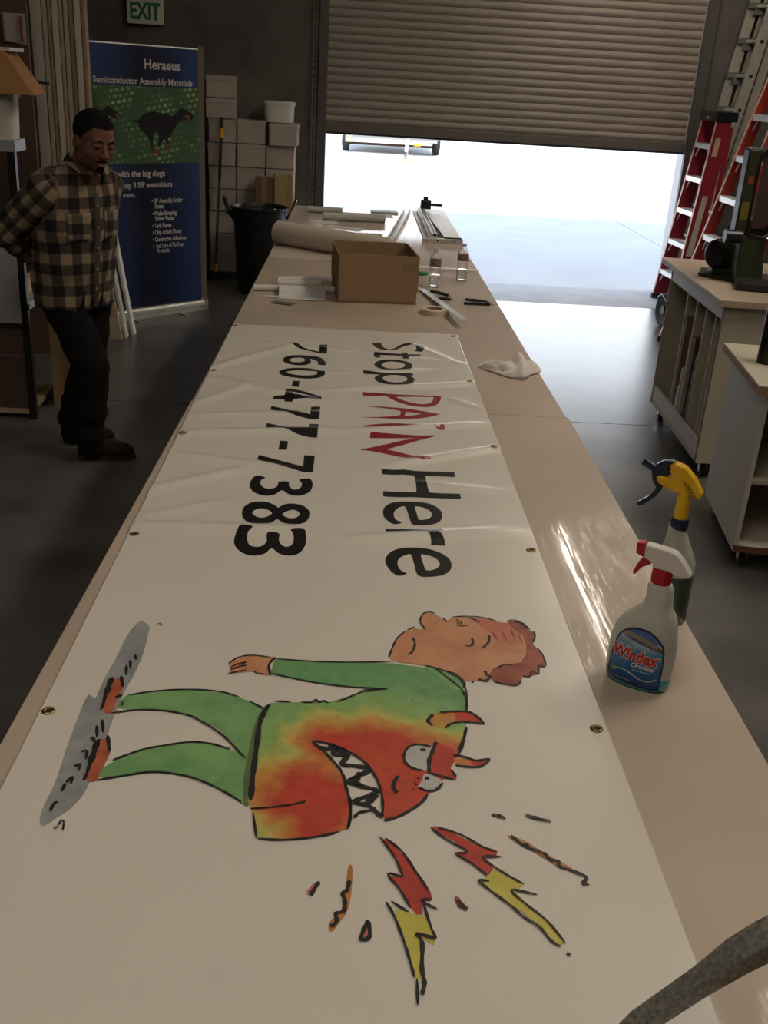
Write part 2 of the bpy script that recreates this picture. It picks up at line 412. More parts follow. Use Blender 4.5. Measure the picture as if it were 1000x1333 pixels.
# ---------------------------------------------------------------- the worktable
def table_mat():
    m = mat('worktop_surface', (0.475, 0.385, 0.30), 0.5, noise=0.08, nscale=2.5, spec=0.5)
    nt = m.node_tree; b = nt.nodes['Principled BSDF']
    tc = nt.nodes.new('ShaderNodeTexCoord'); prev = None
    for ang, sc in ((0.12, (150, 3, 1)), (1.40, (140, 4, 1)), (0.75, (170, 3, 1)), (2.2, (160, 3.5, 1))):     # knife scratches
        mp = nt.nodes.new('ShaderNodeMapping'); mp.inputs['Rotation'].default_value = (0, 0, ang); mp.inputs['Scale'].default_value = sc; mp.inputs['Location'].default_value = (ang*9, 3, 0)
        nz = nt.nodes.new('ShaderNodeTexNoise'); nz.inputs['Scale'].default_value = 1.0; nz.inputs['Detail'].default_value = 2
        cr = nt.nodes.new('ShaderNodeMapRange'); cr.inputs[1].default_value = 0.57; cr.inputs[2].default_value = 0.66
        nt.links.new(tc.outputs['Object'], mp.inputs[0]); nt.links.new(mp.outputs[0], nz.inputs['Vector']); nt.links.new(nz.outputs[0], cr.inputs[0])
        bp = nt.nodes.new('ShaderNodeBump'); bp.inputs['Strength'].default_value = 0.40; bp.inputs['Distance'].default_value = 0.0005
        nt.links.new(cr.outputs[0], bp.inputs['Height'])
        if prev: nt.links.new(prev.outputs[0], bp.inputs['Normal'])
        prev = bp
    nt.links.new(prev.outputs[0], b.inputs['Coat Normal'])
    b.inputs['Coat Weight'].default_value = 0.45; b.inputs['Coat Roughness'].default_value = 0.05
    return m
M_TOP = table_mat()
tb = thing('worktable', 'very long tan worktable running down the shop under the white sign', 'table', (0.12, 4.0, 0))
def quad_top(a, z0, z1, name, m):
    mb = MB(); mb.hexa([(x-0.12, y-4.0, z0) for x, y in a], [(x-0.12, y-4.0, z1) for x, y in a])
    return mb.build(name, m, tb, bevel=0.0015)
quad_top([(-0.548, 0.25), (0.728, 0.25), (0.768, 3.245), (-0.509, 3.245)], HT-0.038, HT, 'tabletop', M_TOP)
quad_top([(-0.505, 3.248), (0.760, 3.248), (0.778, 8.77), (-0.475, 8.77)], HT-0.038, HT, 'tabletop', M_TOP)
ed = MB()
for x0, x1, y0, y1 in ((-0.50, -0.48, 0.3, 8.7), (0.70, 0.72, 0.3, 8.7)):
    ed.box(x0-0.12, x1-0.12, y0-4, y1-4, HT-0.15, HT-0.038)
ed.box(-0.5-0.12, 0.72-0.12, 0.28-4, 0.3-4, HT-0.15, HT-0.038); ed.box(-0.5-0.12, 0.72-0.12, 8.7-4, 8.72-4, HT-0.15, HT-0.038)
ed.build('apron', M_TANW, tb)
for y_ in (0.5, 3.1, 5.8, 8.5):
    for x_ in (-0.42, 0.62):
        MB().box(x_-0.12-0.045, x_-0.12+0.045, y_-4-0.045, y_-4+0.045, 0, HT-0.038).build('leg', M_TANW, tb)
MB().box(-0.45-0.12, 0.66-0.12, 0.45-4, 8.55-4, 0.25, 0.27).build('lower_shelf', M_CARDD, tb)

# ---------------------------------------------------------------- the printed vinyl sign on the worktable
CRE = [(-0.022, 3.432, 0.459, 3.59, 5), (0.059, 3.007, 0.452, 3.124, 4), (0.169, 2.726, 0.459, 2.889, 5), (0.06, 2.20, 0.402, 2.273, 5),
 (0.288, 4.132, 0.429, 3.9, 4), (0.323, 3.916, 0.457, 3.871, 3.5), (-0.471, 3.677, -0.22, 4.031, 6), (-0.462, 3.493, -0.124, 3.305, 6), (-0.473, 3.224, -0.346, 3.425, 5),
 (-0.462, 2.905, -0.062, 2.99, 6), (-0.489, 2.456, -0.291, 2.615, 5), (-0.474, 2.277, -0.318, 2.377, 4), (-0.474, 2.218, -0.113, 2.231, 6), (0.384, 3.386, 0.457, 3.308, 3),
 (0.249, 2.574, 0.458, 2.542, 3), (-0.3, 4.05, 0.1, 3.98, 3.5), (-0.45, 2.72, -0.2, 2.66, 4), (-0.43, 3.09, -0.1, 3.16, 4), (-0.1, 3.65, 0.3, 3.75, 3)]
ZB = HT+0.0035
def bz(x, y):
    z = ZB+0.0012*math.sin(7*y+3*x)*math.sin(5*x+1.3*y)*min(1, max(0.15, (y-1.6)/0.8))
    for x0, y0, x1, y1, a in CRE:
        dx, dy = x1-x0, y1-y0; l = math.hypot(dx, dy); t = ((x-x0)*dx+(y-y0)*dy)/(l*l); d = ((x-x0)*dy-(y-y0)*dx)/l
        if abs(d) < 0.09 and -0.6 < t < 1.6:
            f = 1.0 if 0.15 < t < 0.85 else math.exp(-((min(abs(t-0.15), abs(t-0.85)))*3.2)**2)
            z += a*0.0017*f*math.exp(-(d/(0.009+0.0025*a))**2)
    return max(z, HT+0.0008)
BX0, BX1, BY0, BY1 = -0.497, 0.487, 0.47, 4.365
def vinyl_mat(name, col, rough, coat=0.25):
    m = mat(name, col, rough, noise=0.02, nscale=3, bump=0.05, bscale=300, coat=coat)
    m.node_tree.nodes['Principled BSDF'].inputs['Coat Roughness'].default_value = 0.2
    return m
M_VIN = vinyl_mat('white_vinyl', (0.70, 0.655, 0.575), 0.42, 0.6)
sg = thing('vinyl_sign', 'long white vinyl sign laid out on the tan worktable, lettering at its far end', 'banner', (0, 2.4, HT))
LZ = Vector((0, 2.4, HT))
nx, ny = 70, 330
vs = []; fs = []
for j in range(ny+1):
    y = BY0+(BY1-BY0)*j/ny
    for i in range(nx+1):
        x = BX0+(BX1-BX0)*i/nx
        vs.append((x, y-2.4, bz(x, y)-HT))
for j in range(ny):
    for i in range(nx):
        a = j*(nx+1)+i; fs.append((a, a+1, a+nx+2, a+nx+1))
mb = MB(); mb.v = vs; mb.f = fs
so = mb.build('vinyl_sheet', M_VIN, sg, smooth='all')
md = so.modifiers.new('s', 'SOLIDIFY'); md.thickness = 0.0006; md.offset = -1
hem = MB()
for x0 in (BX0+0.002, BX1-0.026):
    k0 = len(hem.v)
    for j in range(201):
        y = BY0+(BY1-BY0)*j/200
        for x in (x0, x0+0.024): hem.v.append((x, y-2.4, bz(x, y)-HT+0.0004))
    hem.f += [(k0+2*j, k0+2*j+1, k0+2*j+3, k0+2*j+2) for j in range(200)]
hem.build('hem', M_VIN, sg, smooth='all')
M_BRASS = mat('brass', (0.42, 0.29, 0.10), 0.3, metal=1.0)
for i in range(6):
    for x_ in (-0.481, 0.466):
        y_ = 4.33-0.72*i; z_ = bz(x_, y_)-HT+0.0008
        g1 = MB(); g1.lathe([(0.0055, 0.0), (0.006, 0.0018), (0.0085, 0.0026), (0.011, 0.0016), (0.0118, 0)], c=(x_, y_-2.4, z_), n=20)
        go = g1.build('grommet', M_BRASS, sg, smooth='all')
        MB().cyl((x_, y_-2.4, z_-0.0003), (x_, y_-2.4, z_+0.0004), 0.0056, n=16).build('grommet_hole', M_BLACKM, go)

def on_sign(off):
    return lambda u, v: (u, v-2.4, bz(u, v)-HT+off)
M_VBLACK = vinyl_mat('black_vinyl', (0.012, 0.011, 0.012), 0.3, 0.5)
M_VRED = vinyl_mat('crimson_vinyl', (0.30, 0.012, 0.030), 0.35, 0.4)

# print layout of the sign: millimetres in plan, traced shapes of letters and painted figure
GLYPHS=[('S','s',[[(112,4138),(146,4148),(149,4111),(156,4076),(172,4052),(189,4056),(206,4081),(225,4126),(245,4158),(267,4169),(291,4160),(312,4144),(325,4113),(323,4071),(312,4036),(297,4036),(282,4041),(292,4073),(291,4114),(282,4134),(265,4134),(247,4117),(227,4085),(210,4057),(191,4040),(166,4035),(141,4043),(123,4072),(113,4104)]]),('t','p',[[(117,3911),(113,3949),(116,3977),(124,3985),(152,3981),(227,3985),(228,4006),(251,4011),(253,3984),(302,3994),(305,3978),(302,3959),(254,3950),(253,3914),(230,3909),(227,3951),(151,3949),(137,3946),(136,3927),(144,3909),(125,3905)]]),('o','s',[[(113,3805),(123,3848),(146,3878),(174,3888),(209,3887),(240,3870),(259,3839),(262,3806),(253,3769),(231,3745),(200,3734),(165,3733),(135,3751),(118,3777)],[(142,3803),(153,3839),(173,3858),(200,3858),(224,3843),(233,3812),(225,3781),(205,3761),(181,3752),(159,3762),(146,3782)]]),('p','p',[[(69,3694),(107,3692),(164,3688),(256,3705),(259,3672),(240,3666),(253,3650),(260,3627),(260,3607),(253,3580),(237,3557),(222,3546),(204,3537),(174,3534),(142,3544),(127,3558),(117,3579),(111,3601),(112,3624),(122,3651),(134,3665),(100,3663),(70,3662)],[(140,3613),(145,3633),(156,3652),(175,3665),(201,3667),(220,3659),(230,3642),(234,3619),(228,3595),(209,3572),(190,3565),(164,3571),(147,3588)]]),('P','p',[[(65,3419),(121,3418),(174,3411),(262,3414),(342,3418),(342,3394),(337,3364),(327,3327),(313,3302),(300,3288),(286,3280),(255,3278),(218,3293),(185,3324),(162,3359),(147,3393),(113,3381),(69,3372)],[(180,3382),(244,3393),(317,3404),(313,3372),(307,3344),(297,3325),(281,3314),(257,3310),(226,3326),(200,3350)]]),('A','p',[[(81,3255),(135,3260),(209,3252),(269,3232),(325,3207),(285,3169),(248,3150),(181,3135),(116,3136),(54,3135),(116,3146),(176,3166),(188,3178),(193,3201),(191,3220),(168,3235),(118,3249)],[(210,3216),(241,3210),(262,3198),(233,3180),(203,3168),(207,3192)]]),('apostrophe','s',[[(297,3078),(303,3069),(310,3060),(314,3075),(322,3084),(328,3077),(329,3060),(322,3044),(311,3044),(302,3056)]]),('I','s',[[(63,3049),(98,3069),(157,3088),(202,3090),(254,3084),(227,3070),(178,3058),(114,3047)]]),('N','p',[[(89,2994),(160,2987),(223,2982),(299,2986),(232,2931),(136,2842),(199,2806),(265,2766),(240,2751),(168,2784),(95,2819),(55,2828),(111,2869),(189,2930),(229,2956),(159,2946),(87,2938)]]),('H','p',[[(116,2672),(149,2670),(181,2678),(215,2670),(246,2671),(325,2677),(325,2636),(283,2636),(240,2634),(239,2573),(242,2510),(273,2507),(326,2510),(325,2473),(283,2471),(231,2470),(196,2471),(159,2466),(116,2467),(117,2506),(148,2503),(207,2506),(209,2563),(207,2632),(176,2637),(153,2631),(117,2631)]]),('e','s',[[(140,2289),(125,2308),(115,2333),(113,2362),(117,2392),(131,2419),(153,2434),(180,2439),(209,2438),(236,2430),(256,2407),(265,2378),(265,2351),(258,2322),(244,2303),(224,2293),(199,2289),(186,2293),(182,2308),(178,2351),(172,2401),(159,2400),(148,2384),(141,2359),(141,2333),(148,2314),(160,2302)],[(198,2406),(217,2404),(232,2389),(239,2363),(233,2339),(220,2326),(204,2324),(201,2348),(199,2377)]]),('r','p',[[(117,2262),(163,2263),(209,2264),(255,2272),(260,2249),(245,2243),(251,2236),(255,2227),(259,2214),(260,2198),(259,2175),(241,2176),(224,2178),(226,2195),(226,2213),(223,2229),(218,2238),(208,2243),(185,2244),(151,2244),(117,2242)]]),('e','s',[[(140,2008),(124,2029),(115,2056),(112,2084),(118,2114),(134,2140),(156,2155),(181,2160),(209,2157),(235,2144),(255,2121),(264,2098),(265,2071),(259,2045),(245,2025),(223,2013),(198,2008),(187,2013),(181,2029),(178,2071),(173,2120),(159,2115),(146,2099),(140,2077),(141,2053),(148,2033),(159,2022)],[(197,2121),(213,2120),(230,2107),(238,2083),(234,2062),(221,2046),(204,2043),(200,2073)]]),('7','p',[[(-239,4036),(-234,4066),(-217,4063),(-172,4006),(-106,3957),(-108,4070),(-77,4076),(-74,3936),(-104,3932),(-171,3982),(-210,4017)]]),('6','s',[[(-242,3804),(-236,3848),(-215,3878),(-184,3890),(-148,3891),(-111,3881),(-88,3850),(-76,3800),(-75,3763),(-103,3762),(-105,3795),(-118,3827),(-139,3840),(-131,3799),(-142,3758),(-167,3738),(-194,3740),(-221,3757),(-236,3779)],[(-216,3809),(-208,3836),(-191,3851),(-169,3849),(-156,3820),(-166,3792),(-183,3781),(-205,3785)]]),('0','s',[[(-243,3623),(-233,3664),(-200,3694),(-157,3705),(-113,3694),(-82,3667),(-73,3637),(-82,3597),(-112,3565),(-150,3557),(-192,3567),(-227,3587)],[(-215,3631),(-198,3655),(-155,3667),(-116,3658),(-102,3635),(-114,3611),(-152,3597),(-195,3608)]]),('hyphen','p',[[(-186,3522),(-162,3524),(-161,3445),(-186,3449)]]),('4','p',[[(-201,3421),(-175,3418),(-125,3380),(-77,3344),(-76,3304),(-121,3299),(-172,3295),(-173,3268),(-200,3269),(-201,3293),(-239,3291),(-240,3325),(-202,3327),(-202,3379)],[(-177,3383),(-140,3361),(-116,3345),(-113,3337),(-139,3333),(-172,3331)]]),('7','p',[[(-240,3216),(-169,3172),(-107,3137),(-107,3225),(-77,3230),(-76,3095),(-101,3091),(-166,3131),(-239,3173)]]),('7','p',[[(-240,3035),(-180,3004),(-107,2980),(-107,3046),(-76,3048),(-76,2916),(-101,2917),(-141,2940),(-178,2965),(-239,2987)]]),('hyphen','p',[[(-186,2872),(-162,2872),(-161,2795),(-186,2796)]]),('7','p',[[(-239,2745),(-174,2705),(-107,2666),(-108,2757),(-77,2758),(-77,2624),(-101,2621),(-171,2664),(-240,2705)]]),('3','s',[[(-232,2581),(-206,2571),(-215,2549),(-214,2519),(-202,2496),(-187,2491),(-172,2503),(-167,2529),(-167,2544),(-141,2547),(-137,2516),(-127,2496),(-116,2493),(-105,2511),(-104,2540),(-112,2565),(-87,2576),(-77,2556),(-74,2523),(-80,2481),(-96,2457),(-114,2449),(-135,2459),(-154,2483),(-169,2455),(-189,2441),(-210,2447),(-230,2468),(-242,2504),(-242,2545)]]),('8','s',[[(-243,2318),(-242,2359),(-229,2388),(-209,2400),(-185,2397),(-166,2382),(-155,2366),(-143,2387),(-120,2396),(-95,2386),(-79,2361),(-74,2332),(-78,2292),(-92,2269),(-114,2261),(-135,2269),(-153,2290),(-168,2262),(-193,2251),(-216,2257),(-234,2283)],[(-217,2321),(-213,2342),(-199,2356),(-183,2350),(-169,2331),(-175,2311),(-188,2297),(-204,2301)],[(-142,2324),(-131,2345),(-117,2355),(-103,2344),(-99,2326),(-106,2307),(-120,2301),(-132,2308)]]),('3','s',[[(-234,2227),(-207,2222),(-216,2200),(-214,2164),(-206,2136),(-191,2126),(-177,2133),(-168,2159),(-170,2202),(-142,2202),(-140,2171),(-132,2145),(-120,2133),(-108,2146),(-105,2175),(-108,2204),(-114,2221),(-85,2230),(-77,2204),(-75,2158),(-82,2117),(-94,2095),(-112,2087),(-134,2096),(-153,2122),(-166,2094),(-191,2079),(-215,2089),(-234,2115),(-244,2148),(-245,2187),(-241,2214)]])]
FILLS=[('shadow_print','grey','s',[(-395,1747),(-385,1765),(-366,1746),(-362,1712),(-358,1641),(-361,1565),(-366,1515),(-368,1436),(-366,1337),(-368,1249),(-379,1210),(-395,1185),(-408,1167),(-417,1175),(-421,1208),(-419,1266),(-424,1349),(-427,1425),(-427,1499),(-412,1495),(-411,1544),(-405,1628),(-402,1699)]),('figure_print','shoe','s',[(-399,1544),(-391,1554),(-381,1559),(-372,1528),(-373,1502),(-375,1452),(-388,1453),(-398,1492)]),('figure_print','shoe','s',[(-378,1370),(-364,1373),(-353,1345),(-354,1310),(-357,1272),(-374,1273),(-378,1316)]),('figure_print','green','s',[(-358,1503),(-322,1515),(-261,1528),(-196,1523),(-144,1498),(-113,1475),(-115,1418),(-122,1321),(-134,1335),(-154,1363),(-182,1407),(-229,1444),(-269,1458),(-317,1462),(-365,1465),(-365,1490)]),('figure_print','green','s',[(-343,1317),(-312,1344),(-271,1364),(-228,1375),(-181,1369),(-139,1349),(-122,1364),(-120,1293),(-120,1231),(-133,1230),(-159,1255),(-196,1280),(-232,1289),(-276,1294),(-317,1284),(-354,1279),(-355,1299)]),('figure_print','olive','s',[(-119,1479),(-108,1488),(-117,1442),(-120,1364),(-120,1293),(-116,1229),(-127,1229),(-132,1293),(-131,1364),(-128,1433)]),('figure_print','skin','s',[(-193,1618),(-174,1644),(-154,1652),(-117,1649),(-108,1645),(-117,1618),(-116,1585),(-133,1589),(-149,1595),(-188,1585),(-188,1604)]),('torso_print','torso','p',[(-109,1638),(-56,1641),(25,1637),(113,1640),(180,1628),(212,1606),(241,1566),(243,1510),(235,1435),(224,1389),(215,1360),(202,1336),(193,1309),(171,1277),(156,1260),(127,1221),(88,1196),(87,1252),(80,1295),(63,1334),(34,1367),(4,1383),(-28,1388),(-10,1361),(8,1332),(26,1292),(35,1250),(36,1218),(33,1177),(14,1170),(-32,1155),(-67,1150),(-101,1154),(-112,1211),(-121,1235),(-122,1348),(-119,1446),(-108,1495),(-67,1500),(-5,1504),(42,1531),(78,1549),(104,1555),(45,1554),(-19,1562),(-72,1576),(-115,1594)]),('face_print','eyewhite','s',[(126,1370),(134,1384),(151,1388),(176,1383),(172,1361),(163,1322),(147,1321),(131,1330),(123,1348)]),('face_print','eyewhite','s',[(143,1276),(149,1293),(156,1311),(172,1307),(183,1291),(173,1275),(157,1268)]),('face_print','red','s',[(180,1393),(195,1387),(210,1374),(207,1352),(198,1331),(204,1319),(206,1301),(191,1300),(163,1313),(165,1345)]),('face_print','horn','p',[(174,1439),(170,1456),(180,1476),(192,1482),(213,1486),(242,1487),(258,1473),(269,1453),(249,1456),(228,1457),(210,1450),(198,1435),(185,1440)]),('face_print','horn','p',[(206,1350),(211,1360),(225,1357),(244,1349),(265,1354),(253,1337),(233,1332),(208,1334)]),('head_print','skin','s',[(110,1664),(116,1700),(131,1745),(156,1774),(180,1773),(178,1811),(185,1837),(200,1843),(219,1826),(234,1813),(247,1828),(280,1830),(312,1829),(342,1815),(365,1809),(384,1771),(387,1726),(376,1682),(350,1649),(326,1637),(301,1612),(292,1594),(269,1590),(251,1589),(238,1601),(214,1623),(190,1635),(160,1639),(120,1648)]),('head_print','forehead','s',[(287,1827),(312,1827),(342,1813),(365,1807),(380,1771),(370,1732),(354,1728),(339,1729),(323,1729),(320,1766),(303,1788)]),('head_print','hair','p',[(358,1816),(376,1824),(390,1811),(402,1784),(412,1777),(405,1746),(399,1731),(408,1706),(413,1677),(408,1649),(396,1642),(391,1621),(372,1610),(359,1609),(354,1589),(340,1575),(315,1580),(302,1589),(298,1615),(308,1636),(335,1648),(363,1660),(379,1689),(385,1726),(383,1763),(367,1793)]),('head_print','green','s',[(175,1634),(193,1628),(214,1620),(235,1605),(247,1579),(246,1560),(223,1559),(198,1602)]),('lightning_bolt_print','red','p',[(81,1160),(93,1155),(113,1126),(126,1101),(136,1074),(148,1056),(149,1041),(136,1038),(134,1014),(126,1014),(120,1026),(112,1043),(104,1063),(91,1084),(109,1082),(105,1110),(93,1142)]),('lightning_bolt_print','yellow','p',[(96,1022),(115,1020),(126,1014),(134,1015),(140,1010),(150,977),(146,964),(128,979),(128,950),(128,908),(120,911),(115,940),(109,976),(99,1008)]),('lightning_bolt_print','red','p',[(157,1187),(180,1181),(216,1155),(251,1136),(246,1125),(230,1124),(241,1105),(233,1091),(220,1105),(203,1117),(190,1131),(210,1136),(188,1159),(170,1169)]),('lightning_bolt_print','yellow','p',[(233,1091),(244,1105),(264,1087),(279,1072),(265,1063),(283,1034),(301,1009),(318,973),(308,967),(298,981),(287,1006),(269,1025),(245,1047),(220,1078)]),('spark_print','orange','s',[(272,1173),(294,1163),(323,1136),(354,1109),(346,1105),(325,1121),(301,1145),(275,1166)]),('spark_print','orange','s',[(34,1098),(40,1098),(39,1052),(34,1020),(24,999),(14,983),(9,989),(12,1001),(24,1017),(30,1046)])]
STROKES=[('ink',4,[(-358,1503),(-313,1519),(-256,1528),(-201,1525),(-163,1510)]),('ink',4,[(-144,1498),(-116,1476)]),('ink',4,[(-375,1448),(-335,1460),(-288,1461),(-248,1451),(-223,1436),(-181,1399),(-154,1363),(-135,1337)]),('ink',4,[(-344,1321),(-324,1336),(-300,1352),(-267,1364),(-228,1375),(-195,1372),(-162,1359)]),('ink',4,[(-357,1271),(-317,1284),(-276,1295),(-232,1290),(-196,1276),(-158,1252),(-130,1230)]),('ink',9,[(-108,1489),(-119,1442),(-119,1365),(-118,1293),(-116,1234)]),('ink',10,[(-397,1558),(-397,1535),(-396,1501)]),('ink',10,[(-379,1372),(-378,1344),(-377,1309)]),('ink',6,[(-396,1501),(-394,1475),(-394,1457)]),('ink',6,[(-377,1309),(-376,1281),(-377,1269)]),('ink',6,[(-382,1563),(-371,1528)]),('ink',6,[(-391,1380),(-381,1366),(-376,1374)]),('ink',6,[(-366,1385),(-353,1342)]),('ink',6,[(-368,1504),(-378,1495)]),('ink',5,[(-372,1637),(-366,1619)]),('ink',5,[(-377,1618),(-370,1587)]),('ink',5,[(-380,1601),(-374,1566)]),('ink',5,[(-385,1429),(-375,1392)]),('ink',5,[(-390,1411),(-382,1379)]),('ink',5,[(-398,1339),(-390,1343),(-386,1321)]),('ink',5,[(-399,1301),(-393,1309),(-390,1291)]),('ink',5,[(-402,1263),(-396,1277),(-394,1260)]),('ink',5,[(-403,1261),(-403,1241)]),('ink',5,[(-408,1198),(-407,1214),(-402,1218)]),('ink',2.5,[(-353,1754),(-345,1757),(-342,1746)]),('ink',2.5,[(-395,1164),(-389,1163),(-387,1178),(-382,1174),(-379,1157)]),('ink',2.5,[(-176,1614),(-162,1623)]),('ink',3,[(-195,1618),(-179,1641),(-154,1651),(-118,1645)]),('ink',3,[(-190,1604),(-177,1619),(-160,1627)]),('ink',3,[(-189,1596),(-176,1608),(-160,1615)]),('ink',3,[(-191,1583),(-179,1590),(-159,1598)]),('ink',3,[(-146,1597),(-138,1588),(-125,1587)]),('ink',3,[(-363,1486),(-361,1471)]),('ink',5,[(-109,1646),(-119,1618),(-113,1582)]),('ink',4,[(-109,1641),(-49,1637),(25,1637),(116,1646)]),('ink',4,[(-115,1591),(-72,1576),(-19,1562),(45,1553),(103,1552)]),('ink',4,[(11,1504),(45,1531),(66,1546),(103,1552)]),('ink',4,[(-99,1501),(-71,1500)]),('ink',4,[(-53,1500),(-33,1501),(-27,1510),(-21,1501),(-14,1507),(-4,1500)]),('ink',4,[(180,1635),(213,1618),(237,1595),(246,1564)]),('ink',4,[(247,1561),(245,1521),(240,1488)]),('ink',4,[(-110,1207),(-100,1153)]),('ink',4,[(-99,1151),(-57,1150),(-11,1159),(20,1170)]),('ink',4,[(-115,1215),(-83,1220),(-51,1228),(-31,1236)]),('ink',5,[(235,1440),(226,1394),(216,1365)]),('ink',5,[(58,1541),(90,1550)]),('ink',5,[(35,1250),(37,1210),(33,1177)]),('ink',5,[(-28,1386),(-6,1358),(14,1325),(24,1302),(29,1273),(36,1236),(36,1200),(33,1178)]),('ink',5,[(-28,1387),(-7,1384),(17,1373),(40,1356),(60,1334),(74,1305),(83,1271),(86,1233),(84,1202)]),('ink',5,[(87,1197),(107,1206),(132,1226),(149,1245),(157,1261)]),('ink',5,[(42,1200),(49,1213),(67,1219)]),('ink',9,[(-16,1373),(0,1367),(15,1372),(7,1353),(32,1353),(21,1329),(44,1325),(68,1317),(33,1287),(53,1275),(78,1264),(42,1238),(62,1231),(73,1219),(83,1205)]),('ink',13,[(0,1380),(20,1364),(35,1352)]),('ink',13,[(62,1237),(78,1256)]),('ink',13,[(51,1274),(44,1289),(53,1309)]),('ink',7,[(113,1303),(106,1289),(104,1274),(109,1262)]),('ink',7,[(180,1396),(173,1372),(165,1345),(163,1313)]),('ink',7,[(180,1475),(170,1456),(177,1444)]),('ink',5,[(171,1381),(151,1388),(134,1381),(125,1362),(125,1340),(137,1324),(153,1319)]),('ink',5,[(143,1276),(157,1269),(171,1272),(183,1289)]),('ink',5,[(163,1313),(185,1305),(202,1298)]),('ink',5,[(206,1306),(199,1322)]),('ink',5,[(192,1482),(213,1486),(242,1488),(258,1474),(269,1452)]),('ink',5,[(269,1452),(246,1456),(225,1456),(208,1448),(199,1435)]),('ink',5,[(236,1440),(229,1411),(216,1374)]),('ink',5,[(209,1362),(222,1359),(244,1349),(265,1354),(250,1335),(229,1332),(208,1335)]),('ink',5,[(244,1515),(241,1489)]),('ink',8,[(152,1374),(161,1373)]),('ink',8,[(155,1300),(162,1299)]),('ink',8,[(207,1359),(214,1362)]),('ink',4,[(143,1298),(145,1300)]),('ink',4,[(140,1283),(141,1281)]),('ink',4,[(133,1272),(135,1270)]),('ink',4,[(125,1258),(126,1258)]),('ink',4,[(139,1288),(137,1286)]),('ink',4,[(108,1659),(114,1689),(127,1734),(144,1761)]),('ink',4,[(148,1766),(164,1780)]),('ink',4,[(186,1772),(177,1799),(182,1831),(196,1845),(210,1839)]),('ink',4,[(225,1822),(233,1805)]),('ink',4,[(245,1828),(280,1833),(312,1830),(338,1816)]),('ink',4,[(358,1816),(374,1825),(390,1812),(402,1786)]),('ink',4,[(409,1781),(408,1758),(399,1733)]),('ink',4,[(406,1713),(412,1684),(410,1648),(397,1649),(392,1621),(380,1627),(372,1608),(361,1611)]),('ink',4,[(355,1596),(344,1578),(322,1581),(302,1588)]),('ink',4,[(175,1634),(193,1628),(213,1600),(238,1563)]),('ink',4,[(214,1620),(235,1605),(247,1579),(242,1563)]),('ink',4,[(238,1560),(244,1535),(244,1505)]),('ink',5,[(158,1736),(161,1714),(155,1685),(145,1670)]),('ink',5,[(280,1830),(301,1808)]),('ink',5,[(313,1760),(312,1736),(302,1717),(293,1704)]),('ink',5,[(277,1744),(278,1726),(270,1713),(260,1717)]),('ink',5,[(314,1635),(332,1648),(348,1647)]),('ink',3,[(252,1818),(261,1809),(262,1797)]),('ink',3,[(250,1791),(274,1793)]),('ink',3,[(251,1803),(259,1801)]),('ink',7,[(289,1623),(293,1608),(301,1605)]),('ink',7,[(275,1595),(286,1589),(300,1605)]),('ink',7,[(260,1583),(264,1584)]),('ink',7,[(375,1817),(390,1811),(399,1789)]),('hair',5,[(321,1774),(329,1741)]),('hair',5,[(342,1780),(347,1734)]),('hair',5,[(362,1785),(366,1743)]),('hair',5,[(374,1770),(378,1733)]),('ink',4,[(80,1162),(101,1119),(111,1082)]),('ink',4,[(111,1082),(90,1087),(106,1057),(119,1025)]),('ink',4,[(88,1159),(111,1133),(130,1092),(146,1056)]),('ink',4,[(148,1043),(134,1039),(155,1024)]),('ink',4,[(136,1038),(144,993),(150,974)]),('ink',4,[(86,1035),(97,1008),(108,965),(115,930),(118,912)]),('ink',4,[(121,910),(120,872)]),('ink',4,[(93,1036),(116,1018)]),('ink',4,[(157,1184),(179,1159),(207,1136),(188,1132)]),('ink',4,[(162,1187),(199,1172),(230,1147),(251,1137)]),('ink',4,[(255,1127),(228,1126),(244,1105),(264,1087),(280,1074)]),('ink',4,[(296,1055),(261,1063),(275,1040),(301,1009),(319,971)]),('ink',4,[(232,1078),(217,1079),(233,1059),(257,1033),(271,1014),(290,997),(300,976),(312,965)]),('ink',4,[(188,1131),(212,1111),(230,1089)]),('ink',6,[(149,973),(125,981),(131,966),(128,925),(130,904),(126,887)]),('ink',6,[(260,1218),(272,1210)]),('ink',6,[(312,1213),(340,1207)]),('ink',6,[(299,1149),(293,1156)]),('ink',6,[(319,1139),(326,1124),(337,1121),(337,1111),(346,1107)]),('ink',6,[(-6,1069),(-13,1053),(-16,1043)]),('ink',6,[(36,1073),(33,1055),(27,1049),(30,1034),(29,1017),(18,1012),(20,1000),(12,989)]),('ink',6,[(61,1002),(63,975),(52,970),(55,985),(61,1002)]),('ink',5,[(276,1173),(292,1151),(319,1137)]),('ink',5,[(346,1107),(372,1092),(364,1080),(373,1076)]),('ink',5,[(319,956),(320,951)]),('maroon',8,[(252,1218),(267,1213)]),('maroon',8,[(305,1218),(324,1212)]),('maroon',8,[(186,1037),(195,1025)]),('maroon',9,[(182,1046),(190,1028)]),('pink',6,[(-20,1046),(-12,1065)]),('pink',6,[(58,988),(57,975)]),('pink',6,[(181,1047),(187,1042)]),('pink',6,[(269,1210),(273,1209)]),('pink',6,[(338,1207),(342,1205)]),('white',6,[(137,1518),(139,1519)])]
HEATPTS = [((-0.047, 1.246), (-0.007, 1.2), 0.037), ((-0.038, 1.281), (0.007, 1.249), 0.03), ((0.004, 1.391), (0.116, 1.384), 0.025), ((0.116, 1.384), (0.191, 1.354), 0.022), ((0.075, 1.367), (0.134, 1.254), 0.055), ((0.134, 1.254), (0.099, 1.22), 0.05)]
